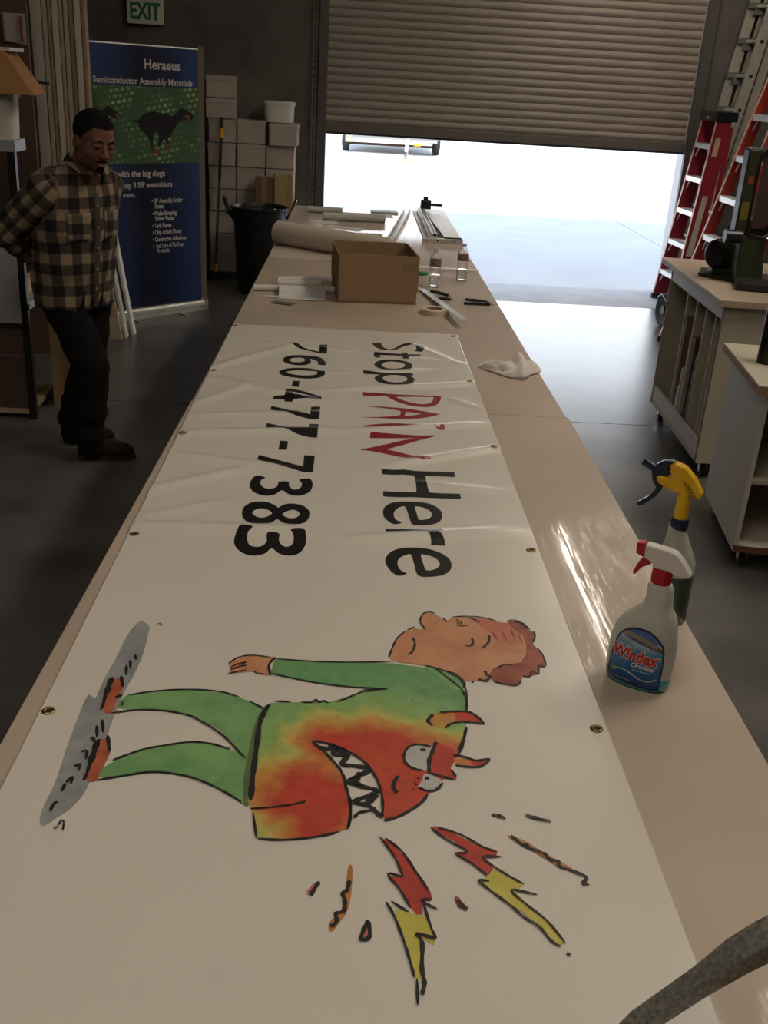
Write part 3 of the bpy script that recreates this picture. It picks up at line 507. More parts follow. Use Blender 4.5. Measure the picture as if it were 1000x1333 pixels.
for name, kind, loops in GLYPHS:
    L = [[(x/1000, y/1000) for x, y in lp] for lp in loops]
    if kind == 's': L = [spline(lp) for lp in L]
    red = name in ('P', 'A', 'I', 'N', 'apostrophe')
    me = conform(fill_mesh('letter', L), on_sign(0.0006), 0.03, 0.012)
    o = link('digit' if name in '03467' + '8' else ('hyphen' if name == 'hyphen' else 'letter'), me, M_VRED if red else M_VBLACK, sg, smooth='all')
    if red and name != 'apostrophe': o['label'] = 'crimson letter with wedge-shaped strokes'

def wash(name, col, col2=None, scale=30, amt=0.3):
    m = bpy.data.materials.new(name); m.use_nodes = True; nt = m.node_tree; b = nt.nodes['Principled BSDF']
    b.inputs['Roughness'].default_value = 0.5; b.inputs['Coat Weight'].default_value = 0.2; b.inputs['Coat Roughness'].default_value = 0.3
    tc = nt.nodes.new('ShaderNodeTexCoord'); n = nt.nodes.new('ShaderNodeTexNoise'); n.inputs['Scale'].default_value = scale; n.inputs['Detail'].default_value = 5; n.inputs['Roughness'].default_value = 0.65
    nt.links.new(tc.outputs['Object'], n.inputs['Vector'])
    cr = nt.nodes.new('ShaderNodeValToRGB'); c2 = col2 or tuple(c*(1-amt) for c in col)
    cr.color_ramp.elements[0].position = 0.36; cr.color_ramp.elements[0].color = tuple(c2)+(1,)
    cr.color_ramp.elements[1].position = 0.62; cr.color_ramp.elements[1].color = tuple(col)+(1,)
    nt.links.new(n.outputs[0], cr.inputs[0]); nt.links.new(cr.outputs[0], b.inputs['Base Color'])
    return m
G1, G2 = (0.235, 0.42, 0.16), (0.14, 0.32, 0.12)
WASH = {
 'grey': wash('grey_wash', (0.34, 0.34, 0.33), (0.24, 0.25, 0.26), 18), 'shoe': wash('shoe_wash', (0.50, 0.15, 0.07), (0.36, 0.08, 0.04)),
 'green': wash('green_wash', G1, G2, 14), 'olive': wash('olive_wash', (0.14, 0.19, 0.08)),
 'skin': wash('skin_wash', (0.60, 0.29, 0.15), (0.52, 0.21, 0.10), 14), 'forehead': wash('forehead_wash', (0.55, 0.19, 0.10), (0.48, 0.14, 0.07), 22),
 'hair': wash('hair_wash', (0.36, 0.08, 0.03), (0.20, 0.03, 0.015), 24), 'eyewhite': wash('eye_white', (0.58, 0.55, 0.50), (0.46, 0.45, 0.44), 16),
 'red': wash('red_wash', (0.52, 0.055, 0.03), (0.40, 0.04, 0.025), 26), 'yellow': wash('yellow_wash', (0.62, 0.53, 0.09), (0.50, 0.45, 0.08), 22),
 'orange': wash('orange_wash', (0.52, 0.23, 0.05), (0.45, 0.17, 0.04)), 'horn': None, 'torso': None,
 'ink': vinyl_mat('print_ink', (0.02, 0.018, 0.018), 0.5, 0.2), 'maroon': wash('maroon_wash', (0.12, 0.02, 0.02)), 'pink': wash('pink_wash', (0.55, 0.16, 0.12)),
 'white': M_VIN}
def heat_mat():
    m = bpy.data.materials.new('heat_wash'); m.use_nodes = True; nt = m.node_tree; b = nt.nodes['Principled BSDF']
    b.inputs['Roughness'].default_value = 0.5; b.inputs['Coat Weight'].default_value = 0.2; b.inputs['Coat Roughness'].default_value = 0.3
    at_ = nt.nodes.new('ShaderNodeAttribute'); at_.attribute_name = 'wash_warmth'
    tc = nt.nodes.new('ShaderNodeTexCoord')
    def nz(s, d=5):
        n = nt.nodes.new('ShaderNodeTexNoise'); n.inputs['Scale'].default_value = s; n.inputs['Detail'].default_value = d
        nt.links.new(tc.outputs['Object'], n.inputs['Vector']); return n
    n1 = nz(22); ma = nt.nodes.new('ShaderNodeMath'); ma.operation = 'MULTIPLY_ADD'; ma.inputs[1].default_value = 0.34
    nt.links.new(n1.outputs[0], ma.inputs[0]); nt.links.new(at_.outputs['Fac'], ma.inputs[2])
    cr = nt.nodes.new('ShaderNodeValToRGB'); e = cr.color_ramp.elements
    e[0].position = 0.20; e[0].color = (0.55, 0.075, 0.035, 1); e[1].position = 1.0; e[1].color = (0.15, 0.34, 0.13, 1)
    for p, c in ((0.36, (0.50, 0.05, 0.028)), (0.46, (0.54, 0.17, 0.045)), (0.53, (0.56, 0.31, 0.07)), (0.60, (0.50, 0.47, 0.12)), (0.70, (0.27, 0.43, 0.13)), (0.86, (0.22, 0.40, 0.15))):
        q = e.new(p); q.color = c+(1,)
    nt.links.new(ma.outputs[0], cr.inputs[0])
    n2 = nz(40, 6); mr = nt.nodes.new('ShaderNodeMapRange'); mr.inputs[1].default_value = 0.3; mr.inputs[2].default_value = 0.7; mr.inputs[3].default_value = 0.85; mr.inputs[4].default_value = 1.12
    nt.links.new(n2.outputs[0], mr.inputs[0])
    mx = nt.nodes.new('ShaderNodeMix'); mx.data_type = 'RGBA'; mx.blend_type = 'MULTIPLY'; mx.inputs[0].default_value = 1
    nt.links.new(cr.outputs[0], mx.inputs[6]); nt.links.new(mr.outputs[0], mx.inputs[7]); nt.links.new(mx.outputs[2], b.inputs['Base Color'])
    return m
WASH['torso'] = WASH['horn'] = heat_mat()
def segd(px, py, a, b):
    dx, dy = b[0]-a[0], b[1]-a[1]; t = max(0, min(1, ((px-a[0])*dx+(py-a[1])*dy)/(dx*dx+dy*dy))); return math.hypot(px-a[0]-t*dx, py-a[1]-t*dy)
HEATSEG = HEATPTS
def heat(x, y):
    d = min(segd(x, y, a, b)-r for a, b, r in HEATSEG)
    return max(0.0, min(1.0, 0.22+d*4.2))
PARTS = {}
for k, (part, col, kind, pts) in enumerate(FILLS):
    L = [(x/1000, y/1000) for x, y in pts]
    if kind == 's': L = spline(L)
    fine = col in ('torso', 'horn')
    me = conform(fill_mesh('fill', [L]), on_sign(0.0006+0.00003*k), 0.008 if fine else 0.05, 0.008 if fine else 0.02)
    if fine:
        at_ = me.attributes.new('wash_warmth', 'FLOAT', 'POINT')
        if col == 'torso': vals = [heat(v.co.x, v.co.y+2.4) for v in me.vertices]
        else:
            xs_ = [v.co.x for v in me.vertices]; lo, hi = min(xs_), max(xs_)
            vals = [0.16 if (v.co.x-lo)/(hi-lo) > 0.5 else 0.33 for v in me.vertices]
        at_.data.foreach_set('value', vals)
    o = link(part, me, WASH[col], sg, smooth='all')
for col, w, pts in STROKES:      # every brush line is a piece of its own
    mb = MB(); ribbon(mb, [(x/1000, y/1000) for x, y in pts], w*0.001*1.1)
    me = conform(mb.mesh('ink'), on_sign(0.0021 if col in ('ink', 'white') else 0.0018), 0.05, 0.02)
    link('ink_line' if col == 'ink' else 'colour_dab', me, WASH[col], sg, smooth='all')

# ================================================================ things on the worktable
# ---- blue window-cleaner bottle
def surf_y(secs, z, x, p=2.4):
    for a, b in zip(secs, secs[1:]):
        if a[0] <= z <= b[0]:
            t = (z-a[0])/(b[0]-a[0]); cx, cy, hw, hd = [a[i]+(b[i]-a[i])*t for i in (1, 2, 3, 4)]
            break
    q = min(0.999, abs((x-cx)/hw)); return cy-hd*(1-q**p)**(1/p)
WB = [(0.0, 0, 0, .052, .028), (.004, 0, 0, .058, .032), (.02, 0, 0, .0615, .035), (.05, 0, 0, .0625, .036), (.09, 0, 0, .062, .035), (.115, .001, 0, .057, .034),
      (.135, .005, 0, .050, .031), (.152, .011, 0, .040, .028), (.166, .013, 0, .0275, .024), (.185, .014, 0, .024, .021), (.205, .013, 0, .0235, .020), (.214, .011, 0, .021, .018), (.218, .010, 0, .014, .014)]
wb = thing('spray_bottle', 'squat spray bottle with blue label and white-and-red spray head on the worktable', 'spray bottle', (0.580, 1.614, HT), math.radians(-30.7))
def cut(secs, z0, z1):
    out = []
    def at_z(z):
        for a, b in zip(secs, secs[1:]):
            if a[0] <= z <= b[0]:
                t = (z-a[0])/(b[0]-a[0]); return tuple(a[i]+(b[i]-a[i])*t for i in range(5))
    out.append(at_z(z0)); out += [s for s in secs if z0 < s[0] < z1]; out.append(at_z(z1)); return out
MB().loft(cut(WB, 0.031, .218)).build('body', M_MILKY, wb, smooth=True)
LIQ = mat('blue_liquid', (0.015, 0.36, 0.46), 0.2, coat=.5)
MB().loft(cut(WB, 0.0, .0309)).build('liquid', LIQ, wb, smooth=True)
MB().loft([(z, cx, cy, hw-.008, hd-.008) for z, cx, cy, hw, hd in cut(WB, 0.035, .19)]).build('inner_wall', mat('milky_core', (0.60, 0.60, 0.52), 0.6), wb, smooth=True)
c = MB(); c.lathe([(0.0, .216), (.0175, .216), (.0178, .238), (.0165, .243), (0.0, .243)], c=(.011, 0, 0), n=28)
for k in range(28):
    a = 2*PI*k/28; c.box(-.0006, .0006, .0172, .0184, .218, .237, TR(.011, 0, 0) @ RZ(a))
c.build('collar', M_RPL, wb, smooth=True)
head = [(-26,285),(9,284),(30,281),(44,268),(62,246),(60,240),(34,239),(27,243),(-2,243),(-10,254),(-25,259)]
MB().prism([(x/1000, z/1000) for x, z in head], -.0115, .0115, RX(PI/2)).build('spray_head', M_WPL, wb, bevel=.004)
MB().prism([(-.042, .284), (-.0265, .2865), (-.0255, .258), (-.041, .263)], -.009, .009, RX(PI/2)).build('nozzle', M_RPL, wb, bevel=.002)
MB().prism([(-.012, .257), (-.026, .259), (-.034, .246), (-.041, .226), (-.040, .219), (-.036, .221), (-.026, .238), (-.012, .247)], -.006, .006, RX(PI/2)).build('trigger', M_RPL, wb, bevel=.0015)
def on_wb(off, dx=0): return lambda u, v: (u, surf_y(WB, v, u)-off, v)
lab = spline([(-.053, .018), (-.052, .05), (-.047, .085), (-.040, .108), (-.024, .124), (-.003, .130), (.018, .127), (.035, .114), (.045, .096), (.048, .06), (.047, .012), (.043, .0075), (0, .008), (-.048, .012)])
def inset(L, k, cx=-.003, cz=.066): return [(cx+(x-cx)*k, cz+(z-cz)*k) for x, z in L]
MLB = mat('label_navy', (0.01, 0.015, 0.05), 0.3); 
def label_blue():
    m = bpy.data.materials.new('label_blue'); m.use_nodes = True; nt = m.node_tree; b = nt.nodes['Principled BSDF']; b.inputs['Roughness'].default_value = .25
    tc = nt.nodes.new('ShaderNodeTexCoord'); sp = nt.nodes.new('ShaderNodeSeparateXYZ'); nt.links.new(tc.outputs['Object'], sp.inputs[0])
    n = nt.nodes.new('ShaderNodeTexNoise'); n.inputs['Scale'].default_value = 45; nt.links.new(tc.outputs['Object'], n.inputs['Vector'])
    ma = nt.nodes.new('ShaderNodeMath'); ma.operation = 'MULTIPLY_ADD'; ma.inputs[1].default_value = .05; nt.links.new(n.outputs[0], ma.inputs[0]); nt.links.new(sp.outputs['Z'], ma.inputs[2])
    mr = nt.nodes.new('ShaderNodeMapRange'); mr.inputs[1].default_value = .03; mr.inputs[2].default_value = .15; nt.links.new(ma.outputs[0], mr.inputs[0])
    cr = nt.nodes.new('ShaderNodeValToRGB'); e = cr.color_ramp.elements; e[0].color = (.006, .03, .16, 1); e[1].color = (.05, .12, .30, 1); e[1].position = 1.0
    for p, c in ((.35, (.01, .13, .34)), (.62, (.05, .22, .42)), (.80, (.38, .47, .55)), (.9, (.06, .14, .36))):
        q = e.new(p); q.color = c+(1,)
    nt.links.new(mr.outputs[0], cr.inputs[0]); nt.links.new(cr.outputs[0], b.inputs['Base Color']); return m
lo = link('label', conform(fill_mesh('l', [lab]), on_wb(.0006), .005, .006), MLB, wb, smooth='all')
link('label_print', conform(fill_mesh('l', [inset(lab, .945)]), on_wb(.0008), .005, .006), label_blue(), lo, smooth='all')
band = [(-.028, .119), (-.008, .1175), (.014, .112), (.040, .100), (.0405, .088), (.012, .099), (-.010, .106), (-.034, .111)]
link('stripe', conform(fill_mesh('l', [band]), on_wb(.0010), .005, .006), mat('label_tan', (.26, .22, .17), .4), lo, smooth='all')
def lab_text(body, size, x, z, m, off, offset=0, shear=0, rot=0, name='lettering', sx=1):
    me = text_mesh(body, size, offset, shear, 1.0, 'CENTER')
    conform(me, on_wb(off), .006, .02, TR(x, z, 0) @ RZ(rot) @ Matrix.Diagonal((sx, 1, 1, 1)))
    return link(name, me, m, lo, smooth='all')
MLW = mat('label_white', (.66, .64, .60), .4); MLR = mat('label_red', (.50, .015, .012), .35); MLG = mat('label_green', (.12, .36, .05), .4)
lab_text('COMMERCIAL LINE', .0085, .008, .0985, MLB, .0013, .0002, 0, -.20)
lab_text('Windex', .0335, -.006, .0625, MLW, .0011, .0028, .10, -.03, sx=.78)
lab_text('Windex', .0335, -.006, .0625, MLR, .0015, .0013, .10, -.03, sx=.78)
lab_text('Original', .0135, .012, .0495, MLW, .0012, .0003, .25, -.02)
lab_text('streak free shine', .005, .012, .0425, MLW, .0012)
lab_text('32 FL OZ (1 QT) 946 mL', .0042, -.026, .0175, MLW, .0012)
sw = MB(); ribbon(sw, [(-.037, .036), (-.022, .039), (-.005, .034), (.012, .027), (.028, .027), (.041, .034)], .0022)
link('swoosh', conform(sw.mesh('s'), on_wb(.0012), .004, .01), MLW, lo, smooth='all')
link('swoosh', conform(fill_mesh('l', [[(-.0415+.0058*math.cos(a*PI/8), .034+.006*math.sin(a*PI/8)) for a in range(16)]]), on_wb(.0012), .004, None), MLG, lo)

# ---- tall spray bottle with yellow head
b2 = thing('spray_bottle', 'taller spray bottle with yellow-and-navy spray head, behind the squat one', 'spray bottle', (0.712, 1.872, HT), math.radians(-30.7))
B2 = [(0, 0, 0, .040, .040), (.004, 0, 0, .043, .043), (.10, 0, 0, .043, .043), (.135, 0, 0, .041, .041), (.152, 0, 0, .034, .034), (.175, -.003, 0, .026, .026), (.20, -.007, 0, .019, .019), (.212, -.009, 0, .0175, .0175)]
MB().loft([(z, cx-.004, cy, hw, hd) for z, cx, cy, hw, hd in cut(B2, .112, .212)], n=28, p=2.1).build('body', M_MILKY2, b2, smooth=True)
MB().loft([(z, cx-.004, cy, hw, hd) for z, cx, cy, hw, hd in cut(B2, .0, .1118)], n=28, p=2.1).build('liquid', mat('green_liquid', (0.05, 0.085, 0.055), 0.2, coat=.4), b2, smooth=True)
c = MB(); c.lathe([(0, .209), (.0185, .209), (.019, .213), (.019, .226), (.017, .231), (0, .231)], c=(-.010, 0, 0), n=28); c.build('collar', M_BLUE, b2, smooth=True)
s_ = MB(); s_.lathe([(.0145, .229), (.0145, .24), (.013, .29), (.012, .30)], c=(-.010, 0, 0), n=20)
s_.prism([(-.050, .331), (-.047, .341), (-.038, .346), (-.017, .341), (.005, .322), (.024, .295), (.025, .287), (.020, .282), (.004, .283), (-.022, .284), (-.045, .289), (-.064, .297), (-.071, .306), (-.066, .314), (-.040, .312), (-.037, .318)], -.012, .012, RX(PI/2))
so2 = s_.build('spray_head', M_YELL, b2, bevel=.003)
gr_ = MB()
for k in range(5):
    x0 = -.016+.0075*k*.6; z0 = .312-.0062*k
    gr_.bar((x0-.002, -.0125, z0+.001), (x0+.017, -.0125, z0-.006), .0012, .0016, up=(0, 1, 0)); gr_.bar((x0-.002, .0125, z0+.001), (x0+.017, .0125, z0-.006), .0012, .0016, up=(0, 1, 0))
gr_.build('grip_grooves', mat('groove_brown', (0.22, 0.10, 0.01), .5), so2)
t_ = [(-.040, .349), (-.062, .346), (-.076, .334), (-.083, .318), (-.079, .300), (-.068, .284), (-.080, .263), (-.102, .244), (-.103, .238), (-.098, .236), (-.088, .241), (-.066, .266), (-.057, .282), (-.060, .296), (-.069, .306), (-.062, .313), (-.046, .317), (-.050, .333)]
MB().prism([(x, z) for x, z in t_], -.0085, .0085, RX(PI/2)).build('trigger', M_BLUE, b2, bevel=.003)
MB().cyl((-.078, 0, .322), (-.104, 0, .334), .0075, .009, 16).build('nozzle', M_BLUE, b2, smooth=True)
MB().cyl((-.047, -.0135, .333), (-.047, .0135, .333), .0036, n=12).build('pivot_pin', M_BLACKM, b2)

# ---- crumpled rag
rg = MB(); nu, nv = 44, 26
def rag_z(u, v):
    return 0.006+0.022*math.exp(-((u-.62)/.10)**2)*(1-.3*v)+0.010*math.exp(-((v-.5-.5*(u-.5))/.16)**2)+0.007*abs(math.sin(9*u+4*v))+0.006*abs(math.sin(13*v-6*u))
for j in range(nv+1):
    for i in range(nu+1):
        u, v = i/nu, j/nv
        w_ = .5*(1-abs(2*u-1)**1.6)**.6+.02
        w_ *= 1+0.35*math.exp(-((u-.62)/.09)**2)
        x = (u-.5)*.245; y = (v-.5)*w_*.36+0.05*(u-.5)**2*4-.02+.012*math.sin(11*u)
        z = 1.5*rag_z(u, v)*(1-abs(2*v-1)**4*.9)*(1-abs(2*u-1)**5)
        rg.v.append((x, y, max(.0008, z)))
for j in range(nv):
    for i in range(nu):
        a = j*(nu+1)+i; rg.f.append((a, a+1, a+nu+2, a+nu+1))
ro = rg.build('rag', mat('cotton_rag', (0.74, 0.67, 0.60), .9, bump=.5, bscale=200), smooth='all', loc=(0.652, 3.83, HT)); ro.rotation_euler = (0, 0, 0.05)
md = ro.modifiers.new('s', 'SOLIDIFY'); md.thickness = .002; md.offset = 1
tag(ro, 'crumpled off-white rag at the edge of the worktable', 'rag')
fold = MB()
for (a, b, c_) in (((-.05, -.07, .014), (.03, -.01, .034), (.07, .06, .012)), ((-.06, -.01, .020), (0.0, -.02, .03), (.04, -.06, .012)), ((.02, -.02, .03), (.06, -.01, .022), (.11, .01, .006))):
    pts = [tuple((1-t)**2*a[i]+2*t*(1-t)*b[i]+t*t*c_[i] for i in (0, 1, 2)) for t in [k/8 for k in range(9)]]
    fold.tube(pts, [.004, .010, .014, .017, .018, .016, .013, .009, .003], 10)
fold.build('fold', ro.data.materials[0], ro, smooth='all')

# ---- open cardboard box
bx = thing('cardboard_box', 'open brown cardboard box standing on the worktable', 'box', (-0.048, 4.94, HT), math.radians(5.5))
w_, d_, h_, t_ = .388, .43, .235, .004
MB().box(0, w_, 0, t_, 0.003, h_).build('side_panel', M_CARD, bx, bevel=.001)
MB().box(0, w_, d_-t_, d_, 0.003, h_).build('side_panel', M_CARD, bx, bevel=.001)
MB().box(0, t_, t_, d_-t_, 0.003, h_).build('side_panel', M_CARD, bx, bevel=.001)
MB().box(w_-t_, w_, t_, d_-t_, 0.003, h_).build('side_panel', M_CARD, bx, bevel=.001)
MB().box(0, w_, 0, d_, 0, .003).build('bottom_panel', M_CARDD, bx)
f1 = MB(); f1.box(0.004, w_-.004, -.0035, -.0008, .012, .056); f1.build('tape_strip', mat('packing_tape', (.30, .185, .115), .3, coat=.4), bx)
MB().box(w_-.075, w_-.01, -.002, -.0004, .158, .195).build('label_patch', M_CARDD, bx)
# flaps folded down along the sides
MB().box(-.005, -.001, .004, d_-.004, .06, h_-.002).build('flap', M_CARDD, bx)
MB().box(w_+.001, w_+.005, .004, d_-.004, .06, h_-.002).build('flap', M_CARDD, bx)

# ---- two water bottles
def water(loc, label):
    t = thing('water_bottle', label, 'water bottle', loc, 0.3, 'clear water bottles')
    pr = [(0, .001), (.028, .001), (.0315, .006)]
    for k in range(9): pr += [(.0318, .012+.0105*k), (.0302, .0172+.0105*k)]
    pr += [(.0318, .108), (.0318, .150), (.031, .154), (.027, .168), (.020, .180), (.0135, .187), (.0125, .195)]
    MB().lathe(pr, n=28).build('body', M_PET, t, smooth='all')
    MB().lathe([(0.0, .0022), (.0296, .0022)]+[(r-.0016, z) for r, z in pr[3:14]]+[(0, pr[13][1])], n=24).build('water', mat('water', (.9, .93, .95), .02, trans=1.0, ior=1.33), t, smooth='all')
    MB().lathe([(.0322, .115), (.0324, .117), (.0324, .146), (.0322, .148)], n=28).build('label', mat('bottle_label', (.20, .17, .17), .4), t, smooth='all')
    r_ = MB(); r_.lathe([(.0326, .1155), (.0326, .119)], n=28); r_.lathe([(.0326, .1445), (.0326, .1475)], n=28); r_.build('label_border', mat('label_crimson', (.35, .03, .05), .4), t)
    MB().lathe([(0, .207), (.013, .207), (.0145, .205), (.0145, .194), (.0135, .192)], n=20).build('cap', M_WPL, t, smooth=True)
    return t
water((0.463, 5.47, HT), 'clear water bottle with grey label nearest the cardboard box')
water((0.633, 5.69, HT), 'clear water bottle with grey label close to the table edge')

# ---- long pale straightedge and green marker behind the bottles
o = MB().box(-.31, .31, -.018, .018, 0, .006).build('straightedge', mat('pale_strip', (.82, .80, .78), .35), loc=(.462, 6.06, HT), bevel=.0008); o.rotation_euler = (0, 0, -.035)
tag(o, 'thin pale straightedge lying across the table behind the water bottles', 'ruler')
mk = thing('marker_pen', 'green marker pen just past the cardboard box', 'pen', (.395, 5.80, HT), 0.05)
MB().cyl((-.06, 0, .011), (.03, 0, .011), .011, n=14).build('barrel', mat('marker_green', (.01, .22, .07), .4), mk, smooth=True)
MB().cyl((.03, 0, .011), (.055, 0, .011), .0095, .008, n=14).build('cap', mat('marker_green_cap', (.01, .30, .10), .4), mk, smooth=True)

# ---- steel rule, masking tape
rl = MB().box(-.018, .018, 0, .86, 0, .0016).build('steel_rule', mat('rule_steel', (.52, .53, .50), .32, metal=.8), loc=(.533, 4.525, HT+.038)); rl.rotation_euler = (-.0385, 0, math.radians(9.6))
tag(rl, 'long steel rule lying slanted over the roll of masking tape', 'ruler')
tk = MB()
for k in range(29): tk.box(.012 if k % 5 else .004, .018, .02+.028*k, .0209+.028*k, .0016, .0019)
tk.build('graduation', M_BLACKM, rl)
tp = thing('masking_tape', 'roll of cream masking tape under the steel rule', 'tape', (.418, 4.80, HT))
MB().lathe([(.040, 0), (.066, 0), (.068, .0015), (.068, .0235), (.066, .025), (.040, .025), (.040, 0)], n=40).build('tape_roll', mat('masking_cream', (.62, .53, .37), .6), tp, smooth=True)
MB().lathe([(.0375, 0.0), (.040, 0.0), (.040, .025), (.0375, .025), (.0375, 0.0)], n=40).build('core', mat('core_pink', (.40, .22, .18), .7), tp, smooth=True)

# ---- knives and markers
def knife(loc, rz, label, L=.145, nm='craft_knife', g_='craft knives and markers'):
    t = thing(nm, label, 'knife', loc, rz, g_)
    MB().box(-L*.5, L*.36, -.009, .009, 0, .013).build('handle', M_BLACK, t, bevel=.003)
    MB().prism([(L*.36, -.005), (L*.5, -.002), (L*.5, .0), (L*.36, .006)], .005, .008).build('blade', mat('brass_tip', (.45, .26, .06), .4, metal=.5), t)
    MB().box(-L*.2, L*.2, -.004, .004, .013, .0155).build('slider', M_BLUE, t)
    return t
k1 = knife((.487, 5.27, HT), -.83, 'slim black craft knife lying nearest the first water bottle')
knife((.492, 5.135, HT), -.10, 'stubby black craft knife between slim knife and steel rule', .10)
knife((.662, 5.052, HT), .03, 'black craft knife lying in front of the dark marker pair', .155)
knife((.650, 5.125, HT), -.55, 'black marker lying crosswise behind a craft knife', .11, 'marker_pen')
knife((.690, 5.110, HT), -.75, 'black marker nearest the table edge behind a craft knife', .11, 'marker_pen')

# ---- squeegee, pen, paper rolls, sheet
o = MB().box(-.052, .052, -.026, .026, 0, .006).build('squeegee', mat('grey_squeegee', (.12, .12, .10), .5), loc=(-.311, 4.846, HT), bevel=.002); o.rotation_euler = (0, 0, -.38)
tag(o, 'small grey plastic squeegee card on the worktable', 'squeegee')
pn = thing('white_pen', 'thin white pen lying in front of the paper rolls', 'pen', (-.345, 4.98, HT), .08)
MB().cyl((-.062, 0, .005), (.045, 0, .005), .005, n=12).build('barrel', M_WPL, pn, smooth=True)
MB().cyl((.045, 0, .005), (.062, 0, .005), .005, .001, n=12).build('tip', M_STEEL, pn, smooth=True)
def paper_roll(loc, rz, L, r, label, hollow=True, m=M_PAPER, grp='paper rolls on the worktable'):
    t = thing('paper_roll', label, 'paper roll', loc, rz, grp)
    MB().lathe([(r*.72, 0), (r, 0), (r, L), (r*.72, L), (r*.72, 0)] if hollow else [(0, 0), (r, 0), (r, L), (0, L)], n=28, M=TR(-L/2, 0, r) @ RY(PI/2)).build('sheet_roll', m, t, smooth=True)
    if hollow: MB().lathe([(r*.60, 0.004), (r*.70, 0.004), (r*.70, L-.004), (r*.60, L-.004), (r*.60, 0.004)], n=24, M=TR(-L/2, 0, r) @ RY(PI/2)).build('core', M_BROWN, t, smooth=True)
    return t
paper_roll((-.275, 5.150, HT), .14, .41, .016, 'thinnest white paper roll, half under the loose sheet')
paper_roll((-.257, 5.275, HT), .16, .23, .019, 'short white paper roll lying between two others')
paper_roll((-.235, 5.375, HT), .34, .30, .020, 'white paper roll farthest back beside the box')
ps = MB()
for j in range(9):
    v = j/8; z = .035*max(0, 1-((v-.62)/.38)**2) if v > .25 else .0015+.0
    for i in range(2): ps.v.append((-.115+.23*i, -.15+.27*v, max(z, .0016)+.003))
ps.f = [(2*j, 2*j+1, 2*j+3, 2*j+2) for j in range(8)]
o = ps.build('paper_sheet', mat('sheet_paper', (.64, .62, .57), .7), smooth='all', loc=(-.232, 5.09, HT)); o.rotation_euler = (0, 0, .06)
tag(o, 'loose white paper sheet draped over the thinnest roll', 'paper')
# big roll of banner vinyl and sheets beyond
t = thing('vinyl_roll', 'big roll of off-white vinyl behind the cardboard box', 'vinyl roll', (-.12, 6.41, HT+.0017), -.62)
MB().lathe([(0.045, 0), (.073, 0), (.073, .84), (0.045, .84), (.045, 0)], n=40, M=TR(-.42, 0, .073) @ RY(PI/2)).build('wound_vinyl', mat('roll_vinyl', (.60, .52, .43), .6), t, smooth=True)
MB().lathe([(.038, 0), (.044, 0), (.044, .83), (.038, .83), (.038, 0)], n=24, M=TR(-.415, 0, .073) @ RY(PI/2)).build('core', M_BLACKM, t, smooth=True)
MB().box(-.42, .42, -.003, .003, .143, .147).build('loose_edge', M_PAPER, t)
o = MB().box(-.36, .36, -.62, .62, 0, .0016).build('masking_paper', M_PAPERB, loc=(-.13, 6.74, HT)); o.rotation_euler = (0, 0, .01)
tag(o, 'wide tan masking paper spread under the big vinyl roll', 'paper')
def tube_(loc, rz, L, r, label, nm='paper_tube'):
    t = thing(nm, label, 'paper roll', loc, rz, 'paper tubes at the far table end')
    MB().lathe([(0, 0), (r, 0), (r, L), (0, L)], n=24, M=TR(-L/2, 0, r) @ RY(PI/2)).build('sheet_roll', mat('tube_grey', (.46, .46, .42), .6), t, smooth=True)
    MB().lathe([(r*.5, 0), (r*.9, 0)], n=20, M=TR(L/2+.0008, 0, r) @ RY(PI/2)).build('end_ring', M_CARDD, t)
    return t
tube_((.02, 7.95, HT), .10, .48, .030, 'wider grey-white paper tube lying nearest the vinyl roll')
tube_((-.21, 8.34, HT), -.10, .27, .026, 'short grey-white paper tube near the table corner')
def sheet(loc, rz, sx, sy, label, m=M_PAPER, h=.0014, nm='paper_sheet'):
    o = MB().box(-sx/2, sx/2, -sy/2, sy/2, 0, h).build(nm, m, loc=loc); o.rotation_euler = (0, 0, rz); tag(o, label, 'paper', 'loose sheets at the far table end'); return o
sheet((-.20, 7.80, HT), .3, .20, .16, 'small white sheet left of the wider paper tube')
sheet((-.05, 7.55, HT), -.5, .30, .14, 'narrow white offcut behind the big vinyl roll')
sheet((.10, 8.38, HT), .05, .46, .22, 'white sheet between the short tube and the cutter')
sheet((.27, 8.60, HT), .05, .22, .12, 'grey board offcut near the far table edge', M_ALUD, .012, 'board_offcut')
bw = thing('tape_dispenser', 'small black dispenser peeping over the cardboard box', 'tape dispenser', (.095, 6.02, HT), .4)
MB().cyl((-.02, 0, .045), (.02, 0, .045), .045, n=24).build('wheel', M_BLACK, bw, smooth=True)
MB().box(-.03, .03, -.05, .09, 0, .02).build('base', M_BLACK, bw, bevel=.003)

# ---- sheet trimmer (aluminium)
tm = thing('sheet_trimmer', 'aluminium sheet trimmer with black cutting head at the far end of the table', 'trimmer', (.62, 7.9, HT))
MB().box(-.105, .150, -.80, .84, 0, .012).build('bed', mat('trimmer_bed', (.50, .44, .36), .4), tm, bevel=.002)
MB().hexa([(.035, -.79, .012), (.150, -.79, .012), (.150, .84, .012), (-.02, .84, .012)], [(.035, -.79, .03), (.150, -.79, .03), (.150, .84, .03), (-.02, .84, .03)]).build('side_plate', mat('trimmer_plate', (.66, .62, .55), .35), tm, bevel=.002)
rr = MB(); rr.box(-.075, -.015, -.80, .84, .012, .040); rr.box(-.062, -.050, -.80, .84, .040, .058); rr.box(-.030, -.020, -.80, .84, .040, .052); rr.build('guide_rail', M_ALU, tm, bevel=.002)
MB().box(-.012, .022, -.78, .84, .012, .024).build('cutting_slot', M_BLACKM, tm)
MB().box(-.125, .155, -.83, -.80, 0, .030).build('end_bar', M_ALU, tm, bevel=.003)
eb = MB()
for x_ in (-.10, -.02, .10): eb.cyl((x_, -.832, .016), (x_, -.829, .016), .006, n=10)
eb.build('screw', M_BLACKM, tm)
